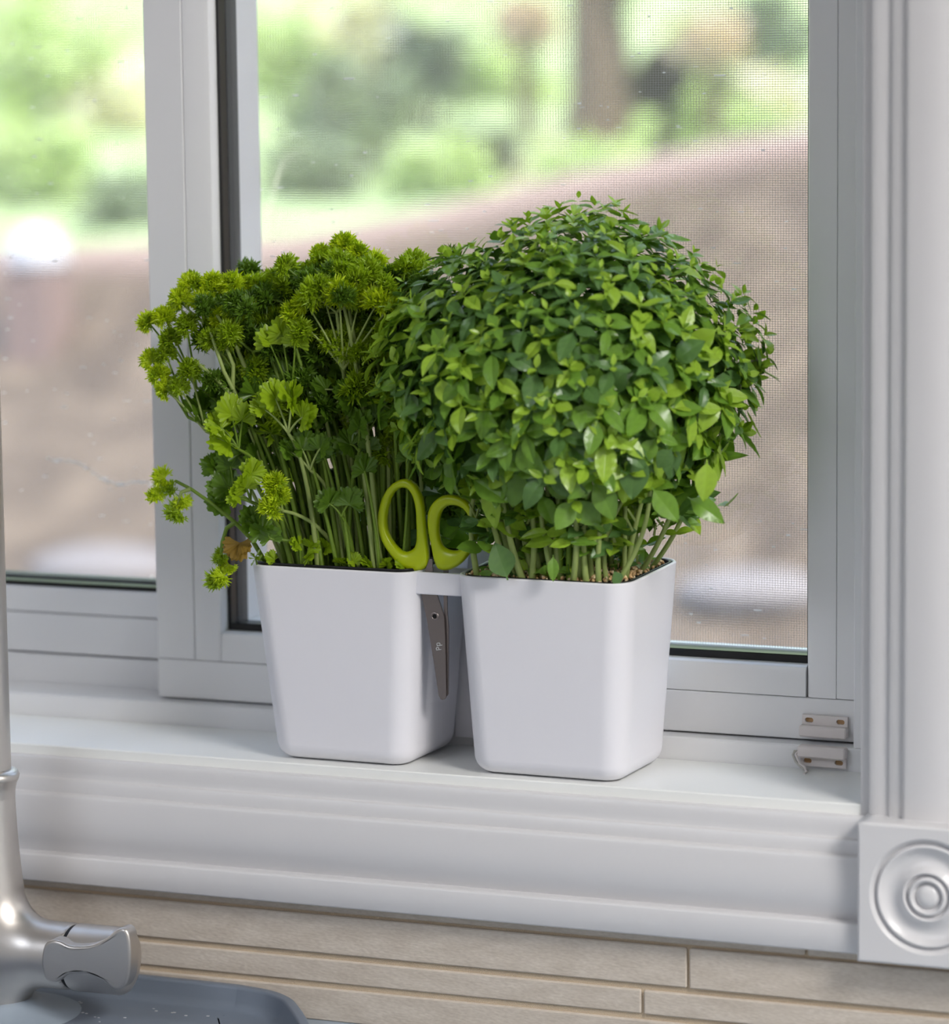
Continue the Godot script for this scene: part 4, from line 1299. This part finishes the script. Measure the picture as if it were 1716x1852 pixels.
func sprig(leaves: Array, meshes: Array, p: Vector3, axis: Vector3, out: Vector3, layer: int, size: float) -> void:
	var turn := rng.randf() * TAU
	var ref := axis.cross(Vector3.UP)
	if ref.length_squared() < 0.01:
		ref = axis.cross(Vector3.RIGHT)
	ref = ref.normalized()
	var pairs := 3 if layer == 0 else 2
	var eye := (EYE - p).normalized()
	var tone := rng.randf()
	for k in pairs:
		var el: float = deg_to_rad([-8.0, 18.0, 52.0][k] + rng.randf_range(-14, 14))
		var len: float = size * [1.0, 0.78, 0.42][k] * rng.randf_range(0.85, 1.15)
		for sd in 2:
			var az := turn + k * PI / 2.0 + sd * PI + rng.randf_range(-0.25, 0.25)
			var rad := ref.rotated(axis, az)
			var d := (rad * cos(el) + axis * sin(el)).normalized()
			var face := (axis * cos(el) - rad * sin(el)).rotated(d, rng.randf_range(-0.35, 0.35))
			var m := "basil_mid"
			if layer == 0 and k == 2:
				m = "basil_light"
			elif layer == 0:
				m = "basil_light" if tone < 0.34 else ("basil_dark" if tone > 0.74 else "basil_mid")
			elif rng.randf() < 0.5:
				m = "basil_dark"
			var b := aim(d, face)
			var wd := rng.randf_range(0.9, 1.2)
			var xf := Transform3D(Basis(b.x * len * wd, b.y * len, b.z * len), p + axis * 0.0022 * k + d * len * 0.12)
			var tip := xf * V(0, 1, 0)
			if tip.z < -0.111 or xf.origin.z < -0.111:
				continue
			leaves.append([xf, meshes[rng.randi() % meshes.size()], m, "", (1.0 if layer == 0 else 0.0) * out.dot(eye) + len * 30.0])


# ---------------------------------------------------------------- scissors

func scissors() -> void:
	var t := thing("scissors", "small scissors with lime green handles standing in the planter's slot", "scissors", V(-0.008, 0.0, -0.017))
	var o := t.position
	for loop in [[-0.0324,0.2020,-0.0331,0.1958, -0.0408,0.1986,-0.0381,0.1941, -0.0471,0.1917,-0.0421,0.1893, -0.0511,0.1827,-0.0448,0.1820, -0.0527,0.1728,-0.0464,0.1752, -0.0518,0.1636,-0.0463,0.1679, -0.0482,0.1549,-0.0447,0.1628, -0.0400,0.1444,-0.0409,0.1568, -0.0333,0.1395,-0.0365,0.1528, -0.0267,0.1375,-0.0326,0.1512, -0.0205,0.1388,-0.0293,0.1519, -0.0164,0.1423,-0.0259,0.1543, -0.0152,0.1496,-0.0241,0.1585, -0.0163,0.1609,-0.0235,0.1647, -0.0173,0.1712,-0.0237,0.1720, -0.0180,0.1815,-0.0240,0.1812, -0.0203,0.1917,-0.0259,0.1894, -0.0252,0.1992,-0.0292,0.1944], [0.0007,0.1922,0.0017,0.1848, -0.0054,0.1907,-0.0016,0.1836, -0.0110,0.1864,-0.0048,0.1804, -0.0144,0.1806,-0.0064,0.1763, -0.0154,0.1733,-0.0071,0.1716, -0.0143,0.1631,-0.0074,0.1664, -0.0125,0.1549,-0.0066,0.1613, -0.0110,0.1467,-0.0048,0.1573, -0.0083,0.1406,-0.0015,0.1548, -0.0033,0.1393,0.0024,0.1537, 0.0033,0.1411,0.0062,0.1538, 0.0100,0.1456,0.0101,0.1554, 0.0161,0.1530,0.0140,0.1596, 0.0206,0.1625,0.0163,0.1649, 0.0224,0.1708,0.0169,0.1710, 0.0203,0.1799,0.0153,0.1777, 0.0149,0.1874,0.0116,0.1826, 0.0084,0.1912,0.0066,0.1847]]:
		# each pair is a point of the outer and of the inner outline
		var m: int = loop.size() / 4
		var rings := []
		for j in m + 1:
			var i := j % m
			var a := V(loop[i * 4], loop[i * 4 + 1], 0) - V(o.x, o.y, 0)
			var b := V(loop[i * 4 + 2], loop[i * 4 + 3], 0) - V(o.x, o.y, 0)
			var mid := (a + b) / 2.0
			var half := (a - b) / 2.0
			var ring := PackedVector3Array()
			for k in 14:
				var w := TAU * k / 14
				var cs := cos(w)
				var sn := sin(w)
				ring.append(mid + half * signf(cs) * pow(absf(cs), 0.8) + V(0, 0, 0.0042 * signf(sn) * pow(absf(sn), 0.8)))
			rings.append(ring)
		rings = smooth_rings(rings)
		var s := Shape.new()
		s.loft(rings)
		obj("handle", s, mats.lime, t)
	for q in [[[Vector2(-0.0141,0.1470),Vector2(-0.0209,0.1305),Vector2(-0.0203,0.1214),Vector2(-0.0165,0.1037),Vector2(-0.0118,0.0748),Vector2(-0.0085,0.0516),Vector2(-0.0071,0.0494),Vector2(-0.0058,0.0487),Vector2(-0.0042,0.0493),Vector2(-0.0030,0.0509),Vector2(-0.0030,0.0773),Vector2(-0.0033,0.0963),Vector2(-0.0037,0.1071),Vector2(-0.0062,0.1150),Vector2(-0.0087,0.1220),Vector2(-0.0117,0.1377),Vector2(-0.0123,0.1471)], 0.0005, 0.0013], [[Vector2(-0.0045,0.1472),Vector2(-0.0049,0.1219),Vector2(-0.0045,0.1094),Vector2(-0.0043,0.0837),Vector2(-0.0043,0.0511),Vector2(-0.0032,0.0513),Vector2(-0.0022,0.0527),Vector2(-0.0017,0.0771),Vector2(-0.0013,0.1001),Vector2(-0.0022,0.1109),Vector2(-0.0021,0.1220),Vector2(-0.0009,0.1474)], -0.0015, 0.0013]]:
		var poly := PackedVector2Array()
		for p in q[0]:
			poly.append(p - Vector2(o.x, o.y))
		var s := Shape.new()
		s.prism(poly, Transform3D(Basis(), V(0, 0, q[1])), q[2], 20.0)
		obj("blade", s, mats.blade, t)
	var r := Shape.new()
	var xf := Transform3D(Basis(Vector3.RIGHT, Vector3.BACK, Vector3.DOWN), V(-0.0106 - o.x, 0.10716, 0.0018))
	r.lathe(PackedVector2Array([Vector2(0.0031, 0.0), Vector2(0.0030, 0.0006), Vector2(0.0022, 0.0008), Vector2(0.0016, 0.0006), Vector2(0.00155, -0.0006)]), 28, xf)
	obj("rivet", r, mats.blade, t)
	var r2 := Shape.new()
	r2.lathe(PackedVector2Array([Vector2(0.0017, 0.0), Vector2(0.0016, 0.00025), Vector2(0.0001, 0.0003)]), 20, xf)
	obj("rivet_hole", r2, mats.steel_dark, t)
	var tm := TextMesh.new()
	var font := SystemFont.new()
	font.font_names = PackedStringArray(["Droid Sans"])
	tm.font = font
	tm.text = "Pp"
	tm.font_size = 32
	tm.pixel_size = 0.00016
	tm.depth = 0.0002
	var e := mi("engraved_mark", tm, mats.film, t)
	e.position = V(-0.0082 - o.x, 0.0862, 0.0019)
	e.rotation_degrees = V(0, 0, 100)


func smooth_rings(r: Array) -> Array:
	# closed Catmull-Rom through the rings
	var m := r.size() - 1
	var out := []
	for i in m:
		for s in 3:
			var u := s / 3.0
			var line := PackedVector3Array()
			for k in r[0].size():
				line.append(r[i][k].cubic_interpolate(r[(i + 1) % m][k], r[(i + m - 1) % m][k], r[(i + 2) % m][k], u))
			out.append(line)
	out.append(out[0])
	return out


# ---------------------------------------------------------------- faucet

func sdf_body(p: Vector3) -> float:
	# upright body that widens downwards, blended with the horizontal arm
	var u := clampf((p.y + 0.006) / -0.10, 0.0, 1.0)
	var a := Vector2(p.x, p.z).length() - (0.0176 + 0.0066 * u * u)
	a = maxf(a, maxf(p.y + 0.010, -0.1775 - p.y))
	var b := Vector2(p.y + 0.1312, p.z).length() - 0.0235
	b = maxf(b, maxf(p.x - 0.0640, -p.x - 0.004))
	var k := 0.022
	var h := clampf(0.5 + 0.5 * (b - a) / k, 0.0, 1.0)
	return lerpf(b, a, h) - k * h * (1.0 - h)


func faucet() -> void:
	var at := V(-0.3113, 0.0, 0.08)
	var t := thing("faucet", "brushed nickel kitchen tap with a single side lever", "tap", at)
	# the body as surface nets over its distance field
	var cell := 0.0024
	var lo := V(-0.034, -0.184, -0.034)
	var n := Vector3i(43, 78, 29)
	var val := PackedFloat32Array()
	val.resize(n.x * n.y * n.z)
	for z in n.z:
		for y in n.y:
			for x in n.x:
				val[x + n.x * (y + n.y * z)] = sdf_body(lo + V(x, y, z) * cell)
	var vert := {}
	var nor := {}
	for z in n.z - 1:
		for y in n.y - 1:
			for x in n.x - 1:
				var sum := Vector3.ZERO
				var cnt := 0
				for e in [[0, 0, 0, 0], [0, 1, 0, 0], [0, 0, 0, 1], [0, 1, 0, 1], [1, 0, 0, 0], [1, 1, 0, 0], [1, 0, 0, 1], [1, 1, 0, 1], [2, 0, 0, 0], [2, 1, 0, 0], [2, 0, 1, 0], [2, 1, 1, 0]]:
					var p0 := Vector3i(x, y, z)
					match e[0]:
						0: p0 += Vector3i(0, e[1], e[3])
						1: p0 += Vector3i(e[1], 0, e[3])
						2: p0 += Vector3i(e[1], e[2], 0)
					var p1 := p0
					p1[e[0]] += 1
					var v0 := val[p0.x + n.x * (p0.y + n.y * p0.z)]
					var v1 := val[p1.x + n.x * (p1.y + n.y * p1.z)]
					if (v0 < 0.0) != (v1 < 0.0):
						sum += Vector3(p0).lerp(Vector3(p1), v0 / (v0 - v1))
						cnt += 1
				if cnt:
					var key := x + n.x * (y + n.y * z)
					var p := lo + sum / cnt * cell
					vert[key] = p
					var h := 0.0008
					nor[key] = V(sdf_body(p + V(h, 0, 0)) - sdf_body(p - V(h, 0, 0)), sdf_body(p + V(0, h, 0)) - sdf_body(p - V(0, h, 0)), sdf_body(p + V(0, 0, h)) - sdf_body(p - V(0, 0, h))).normalized()
	var s := Shape.new()
	for z in range(1, n.z - 1):
		for y in range(1, n.y - 1):
			for x in range(1, n.x - 1):
				for ax in 3:
					var p1 := Vector3i(x, y, z)
					p1[ax] += 1
					var i0 := x + n.x * (y + n.y * z)
					if (val[i0] < 0.0) != (val[p1.x + n.x * (p1.y + n.y * p1.z)] < 0.0):
						var st := [1, n.x, n.x * n.y]
						var b: int = st[(ax + 1) % 3]
						var c: int = st[(ax + 2) % 3]
						var q := [i0, i0 - b, i0 - b - c, i0 - c]
						s.tri(vert[q[0]], vert[q[1]], vert[q[2]], nor[q[0]], nor[q[1]], nor[q[2]])
						s.tri(vert[q[0]], vert[q[2]], vert[q[3]], nor[q[0]], nor[q[2]], nor[q[3]])
	obj("body", s, mats.steel, t)
	var p := Shape.new()
	p.tube(PackedVector3Array([V(0, -0.004, 0), V(0, 0.15, 0), V(0, 0.30, 0), V(0, 0.36, 0.01), V(0, 0.40, 0.04), V(0, 0.415, 0.085), V(0, 0.40, 0.13), V(0, 0.35, 0.16), V(0, 0.30, 0.165)]), taper(9, 0.0155, 0.0155), 36)
	obj("spout", p, mats.steel, t)
	var g := Shape.new()
	g.lathe(PackedVector2Array([Vector2(0.0150, -0.0030), Vector2(0.0160, -0.0015), Vector2(0.0200, -0.0030), Vector2(0.0213, -0.0060), Vector2(0.0206, -0.0088), Vector2(0.0190, -0.0120), Vector2(0.0181, -0.0165), Vector2(0.0177, -0.022)]), 48)
	obj("collar", g, mats.steel, t)
	# the joint ring, the turning cap and its lever
	var xa := Transform3D(Basis(Vector3.UP, Vector3.RIGHT, Vector3.FORWARD), V(0, -0.1312, 0))
	var jr := Shape.new()
	jr.lathe(PackedVector2Array([Vector2(0.0222, 0.0630), Vector2(0.0222, 0.0675)]), 48, xa)
	obj("joint_ring", jr, mats.steel_dark, t)
	var cp := Shape.new()
	cp.lathe(PackedVector2Array([Vector2(0.0222, 0.0662), Vector2(0.0232, 0.0664), Vector2(0.0236, 0.0672), Vector2(0.0236, 0.100), Vector2(0.0233, 0.103), Vector2(0.0222, 0.105), Vector2(0.0190, 0.1062), Vector2(0.0001, 0.1065)]), 48, xa)
	obj("cap", cp, mats.steel, t)
	var poly := PackedVector2Array()
	var raw := []
	for q in [Vector2(-0.2563,-0.1174),Vector2(-0.2500,-0.1133),Vector2(-0.2435,-0.1136),Vector2(-0.2375,-0.1158),Vector2(-0.2293,-0.1158),Vector2(-0.2184,-0.1137),Vector2(-0.2075,-0.1081),Vector2(-0.2001,-0.1020),Vector2(-0.1949,-0.1000),Vector2(-0.1911,-0.1020),Vector2(-0.1892,-0.1092),Vector2(-0.1891,-0.1220),Vector2(-0.1907,-0.1339),Vector2(-0.1943,-0.1409),Vector2(-0.1995,-0.1441),Vector2(-0.2047,-0.1430),Vector2(-0.2123,-0.1382),Vector2(-0.2212,-0.1355),Vector2(-0.2312,-0.1352),Vector2(-0.2399,-0.1376),Vector2(-0.2461,-0.1425),Vector2(-0.2531,-0.1435),Vector2(-0.2570,-0.1399),Vector2(-0.2588,-0.1295)]:
		raw.append(q - Vector2(at.x, at.y))
	for i in raw.size():
		for k in 3:
			poly.append(raw[i].cubic_interpolate(raw[(i + 1) % raw.size()], raw[(i + raw.size() - 1) % raw.size()], raw[(i + 2) % raw.size()], k / 3.0))
	var lv := Shape.new()
	lv.pillow(poly, 0.0150, 0.0270, 0.0022)
	# the plate bends outwards at its free end
	for i in lv.v.size():
		var u := clampf((0.050 - lv.v[i].x) / 0.03, 0.0, 1.0)
		lv.v[i].z += 0.006 * u * u
	obj("lever", lv, mats.steel, t)


func sink_tray() -> void:
	var t := thing("tray", "blue-grey moulded tray with a raised rim round the tap", "tray", V(0, -0.182, 0))
	var out := PackedVector2Array()
	var pts := [Vector2(-0.62, 0.0085), Vector2(-0.30, 0.0085), Vector2(-0.17, 0.0098), Vector2(-0.145, 0.0120), Vector2(-0.122, 0.0180), Vector2(-0.104, 0.0300), Vector2(-0.090, 0.0470), Vector2(-0.075, 0.0680), Vector2(-0.062, 0.0880), Vector2(-0.048, 0.115), Vector2(-0.045, 0.15), Vector2(-0.055, 0.19), Vector2(-0.10, 0.21), Vector2(-0.30, 0.212), Vector2(-0.62, 0.212)]
	for i in pts.size() - 1:
		for k in 6:
			out.append(pts[i].cubic_interpolate(pts[i + 1], pts[maxi(i - 1, 0)], pts[mini(i + 2, pts.size() - 1)], k / 6.0))
	out.append(pts[-1])
	var s := Shape.new()
	var rings := []
	for q in [[0.0, 0.0], [0.0, 0.0195], [0.0006, 0.0212], [0.0018, 0.0220], [0.0062, 0.0220], [0.0074, 0.0214], [0.0080, 0.0198], [0.0098, 0.0120], [0.0120, 0.0072], [0.0160, 0.0052], [0.0300, 0.0046]]:
		var line := PackedVector3Array()
		for w in s.inset(out, q[0]):
			line.append(V(w.x, q[1], w.y))
		rings.append(line)
	s.loft(rings)
	var ids := Geometry2D.triangulate_polygon(out)
	for i in range(0, ids.size(), 3):
		s.flat(rings[-1][ids[i]], rings[-1][ids[i + 1]], rings[-1][ids[i + 2]], Vector3.UP)
	obj("basin", s, mats.tray, t)
	# the raised skirt round the tap's foot
	var c := Shape.new()
	c.lathe(PackedVector2Array([Vector2(0.0250, 0.0165), Vector2(0.0290, 0.0168), Vector2(0.0310, 0.0150), Vector2(0.0400, 0.0095), Vector2(0.0540, 0.0058), Vector2(0.0600, 0.0047)]), 56, Transform3D(Basis(), V(-0.3113, 0, 0.08)))
	obj("skirt", c, mats.tray_light, t)
	# dried water spots
	var d := Shape.new()
	for k in 60:
		var p := V(rng.randf_range(-0.29, -0.16), 0.0047, rng.randf_range(0.03, 0.15))
		var r := rng.randf_range(0.0003, 0.0011)
		d.box(p - V(r, 0.0001, r * 0.7), p + V(r, 0.0002, r * 0.7), 0.0)
	var o := obj("lime_spots", d, mats.cap_white, t)
	o.set_meta("kind", "stuff")


# ---------------------------------------------------------------- door sensors on the frame

func sensors() -> void:
	for k in 2:
		var up := k == 0
		var t := thing("contact_sensor", "small white magnetic contact on the sash rail, the upper one, without wire" if up else "small white magnetic contact on the window track, the lower one, with a wire", "sensor", V(0.2405, 0.0285, -0.1140) if up else V(0.2435, 0.0093, -0.1002), "window alarm contacts")
		t.rotation_degrees = V(0, 0, -0.6)
		var sy := 1.0 if up else -1.0
		boxes("adhesive_pad", [[V(-0.0150, minf(0.0003 * sy, 0.0066 * sy), 0.0), V(0.0155, maxf(0.0003 * sy, 0.0066 * sy), 0.0011)]], mats.adhesive, t, 0.0002)
		var plate := CSGBox3D.new()
		plate.name = "base_plate"
		plate.size = V(0.0325, 0.0140, 0.0022)
		plate.material = mats.sensor
		t.add_child(plate)
		plate.position = V(0, 0, 0.0021)
		for sx in [-0.0112, 0.0112]:
			for dx in [-0.0013, 0.0, 0.0013]:
				if dx == 0.0:
					var b := CSGBox3D.new()
					b.name = "slot"
					b.operation = CSGShape3D.OPERATION_SUBTRACTION
					b.size = V(0.0026, 0.0034, 0.01)
					b.material = mats.sensor
					plate.add_child(b, true)
					b.position = V(sx, 0.0033 * sy, 0)
				else:
					var c := CSGCylinder3D.new()
					c.name = "slot_end"
					c.operation = CSGShape3D.OPERATION_SUBTRACTION
					c.radius = 0.0017
					c.height = 0.01
					c.sides = 16
					c.material = mats.sensor
					plate.add_child(c, true)
					c.position = V(sx + dx, 0.0033 * sy, 0)
					c.rotation_degrees = V(90, 0, 0)
		boxes("housing", [[V(-0.0170, minf(-0.0078 * sy, 0.0002 * sy), 0.0), V(0.0166, maxf(-0.0078 * sy, 0.0002 * sy), 0.0085)]], mats.sensor, t, 0.0009)
		if not up:
			var w := Shape.new()
			w.tube(PackedVector3Array([V(-0.0165, 0.0030, 0.004), V(-0.0200, 0.0030, 0.005), V(-0.0208, 0.0005, 0.006), V(-0.0185, -0.0035, 0.007), V(-0.0140, -0.0068, 0.009), V(-0.0100, -0.0075, 0.012), V(-0.0080, -0.0078, 0.014)]), taper(7, 0.0010, 0.0009), 8)
			obj("wire", w, mats.wire_dark, t)
			var w2 := Shape.new()
			w2.tube(PackedVector3Array([V(-0.0165, 0.0040, 0.0045), V(-0.0185, 0.0015, 0.007), V(-0.0150, -0.0045, 0.009), V(-0.0105, -0.0060, 0.012), V(-0.0080, -0.0085, 0.016), V(-0.0085, -0.0090, 0.020)]), taper(6, 0.0008, 0.0008), 8)
			obj("wire", w2, mats.sensor, t)
